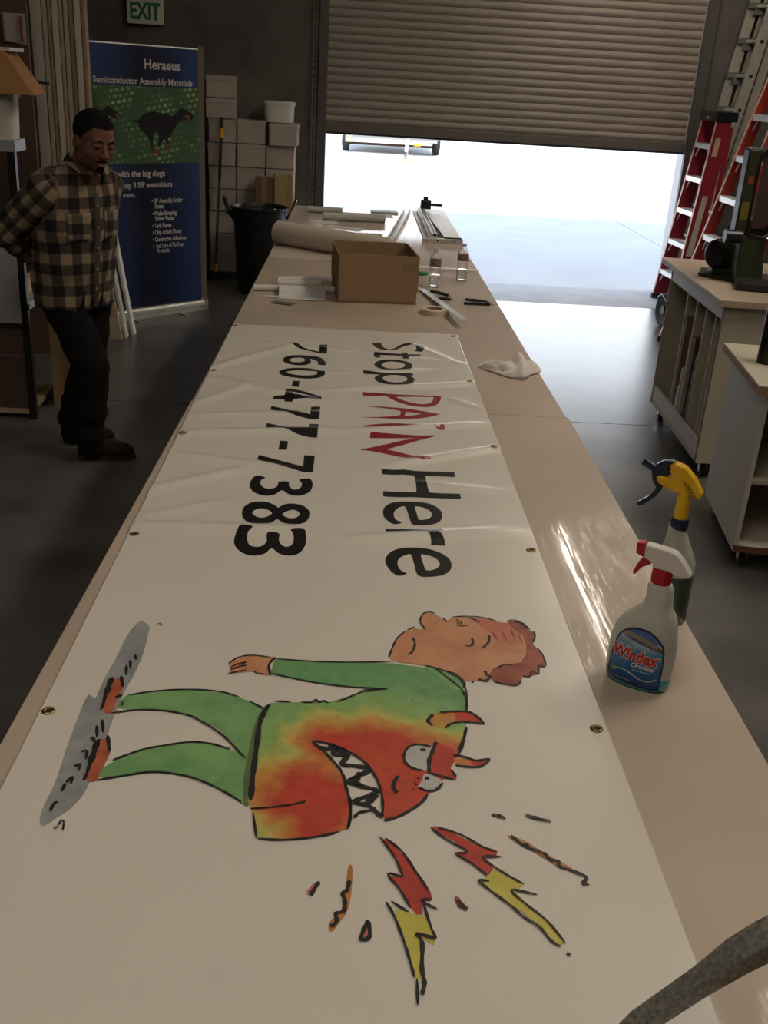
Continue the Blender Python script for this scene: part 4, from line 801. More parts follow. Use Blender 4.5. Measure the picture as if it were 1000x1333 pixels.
MB().box(.03, .148, -.80, -.788, .030, .037).build('rear_lip', M_BLACKM, tm)
hd_ = MB(); hd_.box(-.05, .035, .70, .80, .045, .115); hd_.cyl((-.01, .75, .115), (-.01, .75, .14), .02, n=14); hd_.box(.035, .13, .72, .76, .07, .09); hd_.build('cutting_head', M_BLACK, tm, bevel=.006)
MB().box(-.05, -.012, -.79, -.72, .040, .055).build('end_stop', M_BLACK, tm, bevel=.002)
ex2 = thing('aluminium_rail', 'loose aluminium rail leaning in along the trimmer', 'rail', (.375, 7.90, HT), math.radians(-6.3))
rr = MB(); rr.box(-.028, .028, -.86, .86, 0, .006); rr.box(-.028, -.020, -.86, .86, .006, .032); rr.box(.020, .028, -.86, .86, .006, .032); rr.build('channel', M_ALU, ex2, bevel=.001)

# ---- foreground: hammered metal lever arm and a carton corner
lv = thing('metal_lever', 'hammered dark metal lever arm reaching over the near table corner', 'lever', (.62, .80, HT))
path = [(-.33, -.04, .018), (-.26, 0, .066), (-.20, 0, .134), (-.165, 0, .174), (-.138, 0, .198), (-.105, 0, .224), (-.06, 0, .240), (-.01, 0, .22), (.04, 0, .15), (.05, 0, .0)]
wds = [.013, .0135, .0145, .017, .018, .018, .017, .016, .016, .016]; ths = [.008, .008, .009, .012, .013, .012, .011, .011, .011, .011]
mb = MB(); n_ = len(path)
for i, p in enumerate(path):
    a = Vector(path[max(i-1, 0)]); b = Vector(path[min(i+1, n_-1)]); d = (b-a).normalized(); y_ = Vector((0, 1, 0)); q = d.cross(y_).normalized()*ths[i]; y_ = y_*wds[i]; P = Vector(p)
    mb.v += [tuple(P-y_-q), tuple(P+y_-q), tuple(P+y_+q), tuple(P-y_+q)]
for i in range(n_-1):
    for k in range(4): mb.f.append((4*i+k, 4*i+(k+1) % 4, 4*i+4+(k+1) % 4, 4*i+4+k))
mb.f += [(3, 2, 1, 0), tuple(4*(n_-1)+k for k in range(4))]
mb.build('arm', mat('hammered_steel', (.20, .19, .165), .30, metal=.15, noise=.45, nscale=160, bump=1.0, bscale=190, coat=.6), lv, bevel=.003)
MB().box(.02, .085, -.04, .04, 0, .02).build('foot_plate', M_BLACK, lv, bevel=.003)
MB().cyl((-.112, -.001, .224), (-.098, .001, .243), .006, n=12).build('rivet', M_BRASS, lv)
cb = thing('cardboard_offcut', 'small brown cardboard block at the near corner of the worktable', 'box', (.60, .47, HT), .02)
MB().box(-.045, .10, 0, .24, 0, .085).build('block', mat('dark_cardboard', (.16, .075, .035), .8), cb, bevel=.002)
MB().box(-.045, .10, 0, .24, .085, .089).build('top_sheet', M_CARD, cb)

# ================================================================ left and back of the shop
# ---- pull-up display
PD = Vector((.709, .705, 0)); PA = math.atan2(.705, .709)
pu = thing('pull_up_display', 'tall blue pull-up display with running dogs, beside the white cartons', 'display banner', (-1.695, 8.098, 0), PA)
def PUZ(off): return lambda u, v: (u, -.012-off+.010*math.sin(3.3*u+1)*max(0, 1-v/2.0), v)
PX0, PX1 = -.315, .635
M_PUB = wash('display_blue', (.024, .050, .125), (.013, .020, .05), 3); _n = M_PUB.node_tree; _n.nodes['Principled BSDF'].inputs['Roughness'].default_value = .28
_s = _n.nodes.new('ShaderNodeSeparateXYZ'); _c = _n.nodes.new('ShaderNodeValToRGB'); _m = _n.nodes.new('ShaderNodeMapRange'); _m.inputs[1].default_value = -.31; _m.inputs[2].default_value = .64
_n.links.new(_n.nodes['Texture Coordinate'].outputs['Object'], _s.inputs[0]); _n.links.new(_s.outputs[0], _m.inputs[0]); _n.links.new(_m.outputs[0], _c.inputs[0])
_e = _c.color_ramp.elements; _e[0].color = (.030, .062, .17, 1); _e[1].color = (.024, .055, .155, 1); _q = _e.new(.42); _q.color = (.012, .014, .03, 1); _q = _e.new(.62); _q.color = (.012, .017, .04, 1)
_n.links.new(_c.outputs[0], _n.nodes['Principled BSDF'].inputs['Base Color'])
def pnl(name, z0, z1, m, off, x0=PX0, x1=PX1, par=None):
    return link(name, conform(fill_mesh('p', [[(x0, z0), (x1, z0), (x1, z1), (x0, z1)]]), PUZ(off), .05, .2), m, par or pu, smooth='all')
ps_ = pnl('printed_panel', .09, 2.01, M_PUB, 0)
def pcb():
    m = bpy.data.materials.new('circuit_print'); m.use_nodes = True; nt = m.node_tree; b = nt.nodes['Principled BSDF']; b.inputs['Roughness'].default_value = .32
    tc = nt.nodes.new('ShaderNodeTexCoord'); sx = nt.nodes.new('ShaderNodeSeparateXYZ'); cx = nt.nodes.new('ShaderNodeCombineXYZ')
    nt.links.new(tc.outputs['Object'], sx.inputs[0]); nt.links.new(sx.outputs[0], cx.inputs[0]); nt.links.new(sx.outputs[2], cx.inputs[1])
    mp = nt.nodes.new('ShaderNodeMapping'); mp.inputs['Rotation'].default_value = (0, 0, -.16); nt.links.new(cx.outputs[0], mp.inputs[0])
    br = nt.nodes.new('ShaderNodeTexBrick'); br.inputs['Scale'].default_value = 11; br.inputs['Color1'].default_value = (.42, .46, .24, 1); br.inputs['Color2'].default_value = (.09, .16, .06, 1)
    br.inputs['Mortar'].default_value = (.045, .115, .045, 1); br.inputs['Mortar Size'].default_value = .11; br.inputs['Brick Width'].default_value = .55; br.inputs['Row Height'].default_value = .45; br.inputs['Bias'].default_value = .1
    nt.links.new(mp.outputs[0], br.inputs[0])
    n = nt.nodes.new('ShaderNodeTexNoise'); n.inputs['Scale'].default_value = 5; nt.links.new(cx.outputs[0], n.inputs['Vector'])
    cr = nt.nodes.new('ShaderNodeValToRGB'); cr.color_ramp.elements[0].position = .42; cr.color_ramp.elements[1].position = .58
    nt.links.new(n.outputs[0], cr.inputs[0])
    mx = nt.nodes.new('ShaderNodeMix'); mx.data_type = 'RGBA'; mx.inputs[7].default_value = (.055, .105, .055, 1)
    nt.links.new(cr.outputs[0], mx.inputs[0]); nt.links.new(br.outputs[0], mx.inputs[6]); nt.links.new(mx.outputs[2], b.inputs['Base Color']); return m
pp = pnl('circuit_photo', 1.19, 1.735, pcb(), .001, par=ps_)
MDOG = mat('dog_black', (.012, .011, .013), .4); MPAW = mat('dog_tan', (.16, .065, .03), .4)
def pu_poly(pts, m, off, par=None): return link('dog_print', conform(fill_mesh('d', [[(x/1000, z/1000) for x, z in pts]]), PUZ(off), .05, None), m, par or ps_, smooth='all')
pu_poly([(28,1500),(79,1497),(104,1528),(158,1555),(235,1562),(303,1550),(381,1532),(422,1548),(453,1579),(458,1607),(483,1588),(523,1577),(574,1550),(594,1527),(562,1503),(521,1502),(481,1502),(440,1482),(408,1446),(377,1399),(336,1368),(355,1336),(334,1332),(306,1368),(275,1336),(264,1305),(249,1313),(262,1391),(229,1422),(203,1375),(205,1313),(233,1282),(194,1274),(182,1337),(160,1383),(104,1421),(82,1451),(78,1478),(31,1485)], MDOG, .002)
pu_poly([(195,1305),(224,1297),(282,1266),(272,1246),(213,1258)], MPAW, .003)
pu_poly([(314,1328),(364,1320),(353,1281),(312,1273)], MPAW, .003)
pu_poly([(492,1541),(543,1542),(567,1495),(552,1485),(517,1514)], MPAW, .003)
pu_poly([(-178,1597),(-130,1568),(-95,1547),(-64,1525),(-88,1499),(-124,1509),(-160,1524),(-230,1520),(-230,1560)], MDOG, .002)
pu_poly([(-120,1545),(-90,1535),(-70,1520),(-88,1503),(-110,1518)], MPAW, .003)
M_PUT = mat('display_lettering', (.50, .48, .46), .4)
def pu_text(body, x, z, width, size, bold=0, align='LEFT'):
    me = text_mesh(body, size, bold)
    xs_ = [v.co.x for v in me.vertices]; k = width/(max(xs_)-min(xs_)) if width else 1
    conform(me, PUZ(.0022), .05, None, TR(x, z, 0) @ Matrix.Diagonal((k, 1, 1, 1)))
    link('lettering', me, M_PUT, ps_, smooth='all')
pu_text('Heraeus', .143, 1.858, .325, .094, .0018)
pu_text('Semiconductor Assembly Materials', -.293, 1.750, .872, .062, .0012)
pu_text('Run with the big dogs', -.245, 1.094, .548, .064, .0018)
pu_text('Join the top 3 SiP assemblers', -.26, 1.012, .636, .058, .0016)
pu_text('choosing Heraeus.', -.26, .945, .287, .054, .0014)
for tx, z in (('\u2022 SiP Assembly Solder', .893), ('   Pastes', .851), ('\u2022 Wafer Bumping', .797), ('   Solder Pastes', .757), ('\u2022 Tack Fluxes', .703), ('\u2022 Chip Attach Fluxes', .652), ('\u2022 Conductive Adhesives', .597), ('\u2022  Full Line of Pb-Free', .546), ('    Products', .508)):
    me = text_mesh(tx, .047, .0012); conform(me, PUZ(.0022), .05, None, TR(.175, z, 0) @ Matrix.Diagonal((.70, 1, 1, 1))); link('lettering', me, M_PUT, ps_, smooth='all')
b_ = MB(); b_.cyl((PX0-.02, .02, .045), (PX1+.05, .02, .045), .043, n=24); b_.box(PX0-.02, PX1+.05, -.02, .07, .0, .05)
b_.build('base_cassette', mat('cassette_alu', (.60, .60, .55), .35, metal=.4), pu, smooth=True)
for x_ in (PX0-.02, PX1+.05): MB().box(x_-.008, x_+.008, -.028, .072, .0, .092).build('end_cap', M_ALUD, pu, bevel=.004)
MB().cyl((PX0-.005, 0, 2.012), (PX1+.005, 0, 2.012), .011, n=12).build('top_rail', M_ALU, pu, smooth=True)
MB().cyl((.16, .03, .08), (.16, .03, 2.01), .009, n=10).build('pole', M_ALU, pu)
st_ = MB()
for x_ in (-.05, .4): st_.box(x_-.015, x_+.015, -.14, .16, 0, .01)
st_.build('foot', M_ALUD, pu, bevel=.002)
o = MB().box(.705, .765, .085, .105, 0, 2.04).build('timber_board', mat('dull_timber', (.13, .10, .07), .8), loc=(-1.695, 8.098, 0), bevel=.003); o.rotation_euler = (0, 0, PA)
tag(o, 'grey-brown upright board directly behind the blue display', 'board')

# ---- white cartons
cj = 0
def carton(x, y, z, w, d, h, label, rz=0, grp='white cartons stacked against the wall'):
    t = thing('carton', label, 'carton', (x, y, z), rz, grp)
    MB().box(0, w, 0, d, 0, h-.010).build('body', M_CARTON, t, bevel=.003)
    MB().box(-.003, w+.003, -.003, d+.003, h-.050, h-.007).build('lid', M_CARTON, t, bevel=.002)
    return t
ORD = ['bottom', 'second', 'third', 'fourth', 'fifth', 'sixth', 'seventh']
cols = [(-1.377, .254, [0, .208, .416, .624, .832, 1.040, 1.250, 1.462, 1.640], 1.835, 'tallest'), (-1.107, .262, [0, .208, .416, .624, .832, 1.040, 1.252], 1.462, 'middle'), (-.832, .262, [0, .208, .416, .624, .832, 1.040, 1.250], 1.450, 'rightmost')]
for ci, (x, w, zs, top, nm) in enumerate(cols):
    n_ = len(zs)
    for k, z in enumerate(zs):
        z1 = zs[k+1] if k+1 < n_ else top
        jx = (.004*math.sin(k*2.3+ci*1.7)); jy = .01*math.cos(k*3.1+ci)
        if ci == 2 and k == n_-1: jx = .03; jy = -.045
        if ci == 0 and k > n_-3: jx = -.018
        pos = ('bottom' if k == 0 else 'topmost' if k == n_-1 else ORD[k]+' from the floor' if k < 7 else 'second from the top')
        carton(x+jx, 10.13+jy, z, w, .30, z1-z, 'white carton, %s, in the %s of three stacks' % (pos, nm))
tt = thing('storage_tub', 'white plastic tub with lid on top of the carton stacks', 'tub', (-.86, 10.13, 1.451))
MB().loft([(0, .14, .13, .134, .11), (.16, .14, .13, .14, .125)], n=28, p=5).build('tub_body', M_WPL, tt, smooth=True)
MB().loft([(.150, .14, .13, .148, .132), (.178, .14, .13, .148, .132), (.184, .14, .13, .138, .122)], n=28, p=5).build('lid', M_WPL, tt, smooth=True)
bb1 = thing('parcel_box', 'small brown parcel box, darker of the pair behind the bin', 'box', (-.915, 9.93, .70), .06)
MB().box(0, .16, 0, .15, 0, .27).build('body', mat('parcel_brown', (.15, .09, .045), .8), bb1, bevel=.003); MB().box(.06, .10, -.002, .152, .001, .2725).build('tape_strip', M_CARDD, bb1)
bb2 = thing('parcel_box', 'small tan parcel box, lighter of the pair behind the bin', 'box', (-.735, 9.93, .70), .10)
MB().box(0, .175, 0, .15, 0, .30).build('body', mat('parcel_tan', (.36, .25, .11), .8), bb2, bevel=.003); MB().box(.12, .15, -.002, .152, .001, .3025).build('tape_strip', M_CARD, bb2)
st2 = thing('packing_crate', 'low cardboard crate beneath the two parcel boxes', 'crate', (-.92, 9.90, 0))
MB().box(0, .38, 0, .19, 0, .70).build('body', M_CARDD, st2, bevel=.004); MB().box(-.003, .383, -.003, .193, .62, .697).build('lid', M_CARD, st2, bevel=.002)

# ---- trash can
tc_ = thing('trash_can', 'big black round trash can at the far end of the worktable', 'trash can', (-.83, 9.45, 0))
MB().lathe([(0, .0), (.185, .0), (.195, .02), (.235, .64), (.250, .645), (.252, .735), (.262, .745), (.262, .765), (.248, .768), (.240, .74), (.225, .62), (.19, .10), (0, .09)], n=40).build('barrel', M_BLACK, tc_, smooth=True)
for sx in (-1, 1):
    pts = [(sx*.235, -.05, .66), (sx*.285, -.045, .72), (sx*.322, -.03, .83), (sx*.322, .03, .83), (sx*.285, .045, .72), (sx*.235, .05, .66)]
    MB().tube(pts, .014, 8).build('handle', M_BLACK, tc_, smooth='all')
tr_ = thing('waste_heap', 'crumpled white paper waste heaped in the black trash can', 'waste', (-.83, 9.45, .60))
random.seed(3)
for k in range(9):
    a = k*2.4; r_ = .05+.012*k; bm = bmesh.new(); bmesh.ops.create_icosphere(bm, subdivisions=2, radius=.055)
    for v in bm.verts: v.co *= random.uniform(.7, 1.2)
    me = bpy.data.meshes.new('w'); bm.to_mesh(me); bm.free()
    o = link('crumpled_sheet', me, [M_PAPER, M_PAPER, mat('waste_blue', (.2, .25, .4), .6), M_CARD][k % 4], tr_, smooth='all'); o.location = (r_*math.cos(a), r_*math.sin(a), .05+.02*(k % 3))
MB().lathe([(0, 0), (.19, 0), (.21, .05), (0, .07)], n=20).build('bin_bag', M_BLACKM, tr_)

# ---- push broom
br = thing('push_broom', 'push broom with green handle leaning on the white cartons', 'broom', (-1.32, 9.88, 0))
P0 = Vector((.03, .0, .10)); P1 = Vector((.075, .225, 1.47))
def lerp(t): return tuple(P0+(P1-P0)*t)
MB().cyl(lerp(0), lerp(.60), .0125, n=12).build('handle', mat('broom_green', (.008, .075, .03), .4), br, smooth=True)
MB().cyl(lerp(.60), lerp(1), .0145, n=12).build('handle_sleeve', M_BLACK, br, smooth=True)
MB().cyl(lerp(.87), lerp(.93), .016, n=12).build('collar', M_YELL, br, smooth=True)
MB().cyl((.03, .0, .07), lerp(.04), .02, n=12).build('socket', M_YELL, br, smooth=True)
MB().box(-.22, .25, -.035, .035, .055, .085).build('brush_block', M_BLACKM, br, bevel=.006)
o = MB(); random.seed(5)
for k in range(160):
    x_ = random.uniform(-.21, .24); y_ = random.uniform(-.03, .03); o.cyl((x_, y_, .058), (x_+random.uniform(-.012, .012), y_*1.5, 0.0), .0035, .002, 4)
o = o.build('bristles', M_BLACKM, br); o['kind'] = 'stuff'

# ---- sheets standing on edge in a rack
wd = [(-2.045, .068, .60, M_WHITE, 'wide white board standing upright at the dark panel edge', 2.9), (-1.972, .030, .58, M_CREAM, 'cream board standing second from the dark panel', 2.85),
      (-1.938, .022, .56, M_WOODEDGE, 'brown board wedged between cream and white boards', 2.8), (-1.912, .040, .56, M_WHITE, 'white board standing in the middle of the rack', 2.86),
      (-1.868, .024, .54, M_TANW, 'tan board standing after the middle white board', 2.8), (-1.840, .030, .54, M_CREAM, 'cream board with a tan neighbour on each side', 2.84),
      (-1.806, .026, .52, mat('mid_timber', (.30, .20, .12), .7), 'mid-brown board standing near the blue display', 2.75), (-1.776, .042, .52, M_WHITE, 'white board standing second from the blue display', 2.82), (-1.730, .026, .50, M_WOODEDGE, 'brown-edged board standing closest to the blue display', 2.78)]
for x_, w_, d_, m_, lb, h_ in wd:
    x_ *= 1.0643; w_ *= 1.0643
    t = thing('sheet_board', lb, 'board', (x_, 7.45, 0), 0, 'boards standing on edge')
    MB().box(0, w_-.003, 0, d_*.14, 0, h_).build('panel', m_, t, bevel=.002)
    MB().box(.002, w_-.005, -.003, 0, .0, h_-.002).build('edge_band', m_, t)
rk = MB(); rk.box(-2.06, -1.70, 7.0, 7.6, -.0, .02, TR(0, 0, 0))
o = MB().cyl((-2.125, 6.885, 1.765), (-1.945, 6.96, 1.742), .009, n=8).build('clamp_rod', M_BLACK); tag(o, 'thin black clamp rod crossing the wide white board', 'rod')
# lower boards leaning
for k, (x_, y_, th, w_, h_, m_, lb) in enumerate([(-1.665, 7.415, .012, .10, 1.35, M_TANW, 'tan face board leaning in front of two pale ones'), (-1.640, 7.46, .018, .02, .90, M_CREAM, 'narrow cream board leaning between tan and white ones'), (-1.606, 7.56, .020, .02, .95, M_WHITE, 'narrow white board leaning nearest the blue display')]):
    t = thing('leaning_board', lb, 'board', (x_, y_, 0), 0, 'low leaning boards')
    o = MB().box(-w_, 0, 0, .024 if k == 0 else .08, 0, h_).build('panel', m_, t, bevel=.001); o.rotation_euler = (0, math.radians(-8.5), 0)
    o = MB().box(-w_, 0, -.003, 0, 0, h_).build('edge_band', M_TANW if k == 0 else M_WHITE, t); o.rotation_euler = (0, math.radians(-8.5), 0)

# ---- dark hardboard partition with a notice
pt = thing('hardboard_partition', 'large dark brown hardboard panel carrying a white notice', 'panel', (-2.55, 6.92, 0))
MB().box(-.9, .505, 0, .03, 0, 3.2).build('panel', M_BROWN, pt, bevel=.002)
MB().box(-.9, -.84, .03, .12, 0, 3.2).build('stud', M_TANW, pt); MB().box(-.2, -.14, .03, .12, 0, 3.2).build('stud', M_TANW, pt)
nt_ = thing('notice', 'white notice with red margin pinned to the dark hardboard', 'notice', (-2.113, 6.913, 2.04))
me = fill_mesh('n', [[(-.072, -.07), (.062, -.085), (.066, .09), (-.070, .092), (-.078, .07)]]); conform(me, lambda u, v: (u, -.002-.012*abs(math.sin(9*u+3*v)), v), .02, .02)
o = link('sheet', me, mat('notice_paper', (.40, .33, .31), .7), nt_, smooth='all'); o.modifiers.new('s', 'SOLIDIFY').thickness = .002
MB().box(.030, .046, -.022, -.018, -.07, .075).build('red_margin', mat('notice_red', (.22, .05, .05), .7), nt_)

# ---- metal shelving with its load
sv = thing('shelf_unit', 'dark steel shelf unit behind the man, white rail on top', 'shelf', (-2.55, 5.5, 0))
for x_ in (0, .79):
    for y_ in (0, .50):
        MB().box(x_-.02, x_+.02, y_, y_+.04, 0, 1.47 if y_ == 0 else .66).build('post', M_BLACK, sv, bevel=.002)
MB().box(-.02, .82, -.01, .17, 1.44, 1.50).build('shelf_board', mat('shelf_grey', (.40, .42, .42), .45, metal=.3), sv, bevel=.003)
MB().box(-.02, .81, 0, .54, .62, .66).build('shelf_board', mat('shelf_grey', None or (.4, .42, .42)), sv, bevel=.003)
MB().box(-.02, .78, 0.01, .54, .03, .06).build('shelf_board', M_TANW, sv)
MB().box(-.018, .77, .012, .018, .06, .36).build('front_panel', M_BROWN, sv); MB().box(-.018, .77, .012, .018, .37, .61).build('front_panel', M_BROWN, sv)
o = MB().box(0, .50, 0, .02, 0, .52).build('backing_board', mat('panel_grey_white', (.42, .41, .40), .6), loc=(-2.27, 5.46, .56)); o.rotation_euler = (-.03, .0, 0)
tag(o, 'off-white panel hung on the front of the steel shelf', 'panel')
o = MB().box(0, .42, 0, .40, 0, .08).build('wood_tray', M_TANW, loc=(-2.23, 5.56, .662), bevel=.003); tag(o, 'pale wooden tray lying on the lower steel shelf', 'tray')
bo = thing('carton', 'brown carton on the floor between shelf and man', 'carton', (-1.71, 5.75, 0), .06)
MB().box(0, .16, 0, .34, 0, .52).build('body', M_CARD, bo, bevel=.003); MB().box(.06, .10, -.002, .342, .02, .522).build('tape_strip', M_CARDD, bo)
wbx = thing('storage_bin', 'off-white storage bin on top of the steel shelf', 'bin', (-2.30, 5.52, 1.50))
MB().loft([(0, .28, .07, .275, .065), (.21, .28, .07, .285, .075)], n=32, p=7).build('bin_body', M_WHITE, wbx, smooth=True); MB().loft([(.20, .28, .07, .292, .082), (.215, .28, .07, .292, .082)], n=32, p=7).build('rim', M_WHITE, wbx)
ch_ = thing('cardboard_hood', 'orange-brown cardboard hood with sloping sides on the storage bin', 'hood', (-2.30, 5.52, 1.716))
MB().hexa([(-.2, -.05, 0), (.695, -.05, 0), (.62, .42, 0), (-.2, .42, 0)], [(0, .05, .195), (.53, .05, .195), (.50, .34, .195), (0, .34, .195)]).build('hood_shell', mat('hood_cardboard', (.34, .17, .06), .75), ch_, bevel=.002)
MB().box(.1, .555, .06, .3, .196, .214).build('top_flap', M_WHITE, ch_, bevel=.003)

# ================================================================ right side of the shop
def caster(p, parent, x, y, r=.035):
    w = MB(); w.cyl((x-.013, y, r), (x+.013, y, r), r, n=18); wo = w.build('caster', M_RUBBER, parent, smooth=True)
    f = MB(); f.box(x-.019, x-.015, y-.018, y+.018, r-.008, .088); f.box(x+.015, x+.019, y-.018, y+.018, r-.008, .088); f.box(x-.025, x+.025, y-.025, y+.025, .086, .09); f.build('fork', M_STEEL, wo)
# ---- sheet rack cabinet
c1 = thing('rack_cabinet', 'cream wheeled cabinet with upright sheet bays, carrying the green belt grinder', 'cabinet', (1.905, 5.02, 0), math.radians(-3.2))
CW, CD = .90, 1.13
MB().box(0, CW, 0, CD, .09, .125).build('base_board', M_CREAM, c1, bevel=.002)
MB().box(0, CW, 0, .02, .125, .935).build('side_panel', M_CREAM, c1, bevel=.001)
MB().box(0, CW, CD-.02, CD, .125, .935).build('side_panel', M_CREAM, c1, bevel=.001)
MB().box(CW-.02, CW, .02, CD-.02, .125, .935).build('back_panel', M_CREAM, c1)
MB().box(.0, .018, .02, CD-.02, .125, .205).build('kick_rail', M_WHITE, c1, bevel=.001)
MB().box(.0, .018, .02, CD-.02, .865, .935).build('top_rail', M_WHITE, c1, bevel=.001)
for y_ in (.18, .365, .56, .77):
    MB().box(.02, CW-.02, y_-.008, y_+.008, .126, .934).build('divider', M_CREAM, c1)
M_EDGE = mat('red_brown_edge', (.20, .075, .05), .6)
MB().box(-.0025, 0, 0, .02, .09, .935).build('edge_band', M_EDGE, c1); MB().box(-.0025, 0, CD-.02, CD, .09, .935).build('edge_band', M_EDGE, c1)
M_TAN2 = mat('rack_top_tan', (.43, .34, .26), .45, noise=.08, nscale=4)
MB().box(-.035, CW+.03, -.035, CD+.16, .937, .972).build('top_board', M_TAN2, c1, bevel=.002)
MB().box(-.037, -.035, -.035, CD+.16, .940, .968).build('edge_band', M_CREAM, c1)
MB().box(.3, .3+.003, -.0015, 0, .55, .553).build('screw_hole', M_BLACK, c1)
for x_ in (.06, CW-.06):
    for y_ in (.06, CD-.06): caster(None, c1, x_, y_)
def stored(x, y, w, h, th, m, label, tilt=0, nm='stored_panel', z=.126, rx=0):
    t = thing(nm, label, 'panel', (x, y, z), math.radians(-3.2), 'offcuts stored in the rack cabinet')
    o = MB().box(0, w, 0, th, 0, h).build('sheet', m, t, bevel=.001); o.rotation_euler = (rx, 0, 0)
    return t
def bay(x, y, w, h, th, m, label, rx=0):
    a = math.radians(-3.2); return stored(1.905+x*math.cos(a)-y*math.sin(a), 5.02+x*math.sin(a)+y*math.cos(a), w, h, th, m, label, rx=rx)
bay(.024, .715, .5, .60, .030, mat('stored_brown', (.17, .10, .06), .7), 'brown panel in the middle bay of the rack cabinet')
bay(.024, .585, .45, .50, .012, M_TANW, 'thin pale panel beside the brown one in the rack')
bay(.022, .625, .12, .32, .02, M_WHITE, 'short white offcut in the middle bay of the rack')
bay(.022, .655, .12, .20, .02, M_PAPER, 'smallest white offcut in the middle bay')
bay(.024, .475, .6, .53, .055, mat('stored_dark', (.075, .03, .02), .7), 'tall dark reddish panel in the rack cabinet')
bay(.024, .440, .5, .45, .004, M_CLEARSHEET, 'clear sheet leaning in the rack cabinet', rx=.05)
bay(.024, .09, .5, .42, .05, M_CARTON, 'low pale board in the bay nearest the camera')
# ---- plain cabinet
c2 = thing('utility_cabinet', 'cream wheeled cabinet with open shelves nearest the camera', 'cabinet', (1.725, 3.92, 0), math.radians(-8.2))
W2, D2 = .80, .69
MB().box(0, W2, 0, D2, .085, .115).build('base_board', M_WHITE, c2, bevel=.002)
MB().box(0, .02, 0, D2, .115, .80).build('side_panel', M_WHITE, c2, bevel=.001)
MB().box(W2-.02, W2, 0, D2, .115, .80).build('side_panel', M_WHITE, c2, bevel=.001)
MB().box(.02, W2-.02, D2-.02, D2, .115, .80).build('back_panel', M_CREAM, c2)
MB().box(.02, W2-.02, .01, D2-.02, .40, .42).build('shelf', M_CREAM, c2, bevel=.001)
MB().box(0, W2, -.003, 0, .085, .115).build('edge_band', M_EDGE, c2)
MB().box(-.04, W2+.03, -.03, D2+.03, .80, .84).build('top_board', M_CREAM, c2, bevel=.002)
MB().box(-.04, W2+.03, -.032, -.03, .803, .837).build('edge_band', M_WOODEDGE, c2); MB().box(-.042, -.04, -.03, D2+.03, .803, .837).build('edge_band', M_WOODEDGE, c2)
for x_ in (.06, W2-.06):
    for y_ in (.06, D2-.06): caster(None, c2, x_, y_)
ft = thing('black_canister', 'tall black canister standing on the nearer cream cabinet', 'canister', (1.855, 4.28, .84))
MB().lathe([(0, 0), (.042, 0), (.044, .004), (.044, .24), (.040, .25), (.0, .25)], n=28).build('body', M_BLACK, ft, smooth=True)
MB().lathe([(0, .25), (.022, .25), (.022, .275), (0, .277)], n=20).build('cap', M_BLACKM, ft, smooth=True)

# ---- belt grinder
bg_ = thing('belt_grinder', 'old green belt grinder with black motor on the rack cabinet', 'grinder', (2.12, 5.52, .972), math.radians(-3.2))
MB().prism([(-.16, .16), (.16, -.17), (.34, -.17), (.34, .20), (-.10, .34)], 0, .022).build('base_plate', M_GREEN, bg_, bevel=.004)
MB().prism([(-.07, -.25), (.30, -.30), (.34, -.12), (-.02, -.06)], 0, .045).build('foot_casting', M_BLACKM, bg_, bevel=.008)
m_ = MB(); m_.lathe([(0, 0), (.055, 0), (.075, .012), (.078, .04), (.078, .19), (.07, .215), (.04, .23), (0, .23)], n=28, M=TR(-.10, .16, .125) @ RZ(.5) @ RY(PI/2)); mo = m_.build('motor', M_BLACK, bg_, smooth=True)
rb_ = MB()
for k in range(16):
    a = 2*PI*k/16; rb_.box(.04, .18, -.0025, .0025, .077, .083, TR(-.10, .16, .125) @ RZ(.5) @ RX(a))
rb_.build('cooling_rib', M_BLACKM, mo)
MB().tube([(-.02, .20, .20), (-.03, .20, .24), (-.02, .20, .285)], .006, 8).build('cable', M_BLACKM, mo)
MB().box(-.10, .08, .12, .20, .022, .05).build('motor_mount', M_GREEN, bg_, bevel=.004)
MB().hexa([(-.02, -.06, .02), (.13, -.06, .02), (.13, .07, .02), (-.02, .07, .02)], [(-.03, -.05, .26), (.10, -.05, .26), (.10, .05, .26), (-.03, .05, .26)]).build('column', M_GREEN, bg_, bevel=.006)
MB().box(-.065, .0, -.045, .055, .25, .70).build('belt_housing', M_GREEN, bg_, bevel=.012)
lb_ = MB().box(-.055, -.015, -.0475, -.045, .34, .43).build('plate_label', mat('plate_yellow', (.16, .13, .015), .5), bg_)
MB().box(-.045, -.02, -.0475, -.045, .52, .56).build('plate_label', mat('plate_orange', (.25, .06, .015), .5), bg_)
bl = MB(); pts = []
for k in range(13): a = PI*k/12; pts.append((.055-.052*math.cos(a), .655+.052*math.sin(a)))
for k in range(13): a = PI+PI*k/12; pts.append((.055-.052*math.cos(a), .30+.052*math.sin(a)))
n_ = len(pts)
for x, z in pts: bl.v += [(x, -.055, z), (x, .045, z)]
bl.f = [(2*k, 2*k+1, (2*k+3) % (2*n_), (2*k+2) % (2*n_)) for k in range(n_)]
o = bl.build('abrasive_belt', mat('belt_brown', (.055, .026, .022), .8), bg_, smooth=True); o.modifiers.new('s', 'SOLIDIFY').thickness = .003
for z_, r_ in ((.655, .048), (.30, .048)): MB().cyl((.055, -.05, z_), (.055, .04, z_), r_, n=24).build('drum', M_BLACK, bg_, smooth=True)
MB().box(.012, .098, -.058, -.0565, .30, .655).build('belt_run', mat('belt_brown', (.055, .026, .022)), bg_)
MB().cyl((-.11, -.03, .25), (-.02, -.03, .25), .035, n=20).build('tension_knob', M_BLACK, bg_, smooth=True)
MB().tube([(-.02, -.08, .27), (.06, -.12, .26), (.12, -.10, .285), (.13, -.05, .31)], .009, 10).build('rest_arm', M_BLACK, bg_, smooth='all')
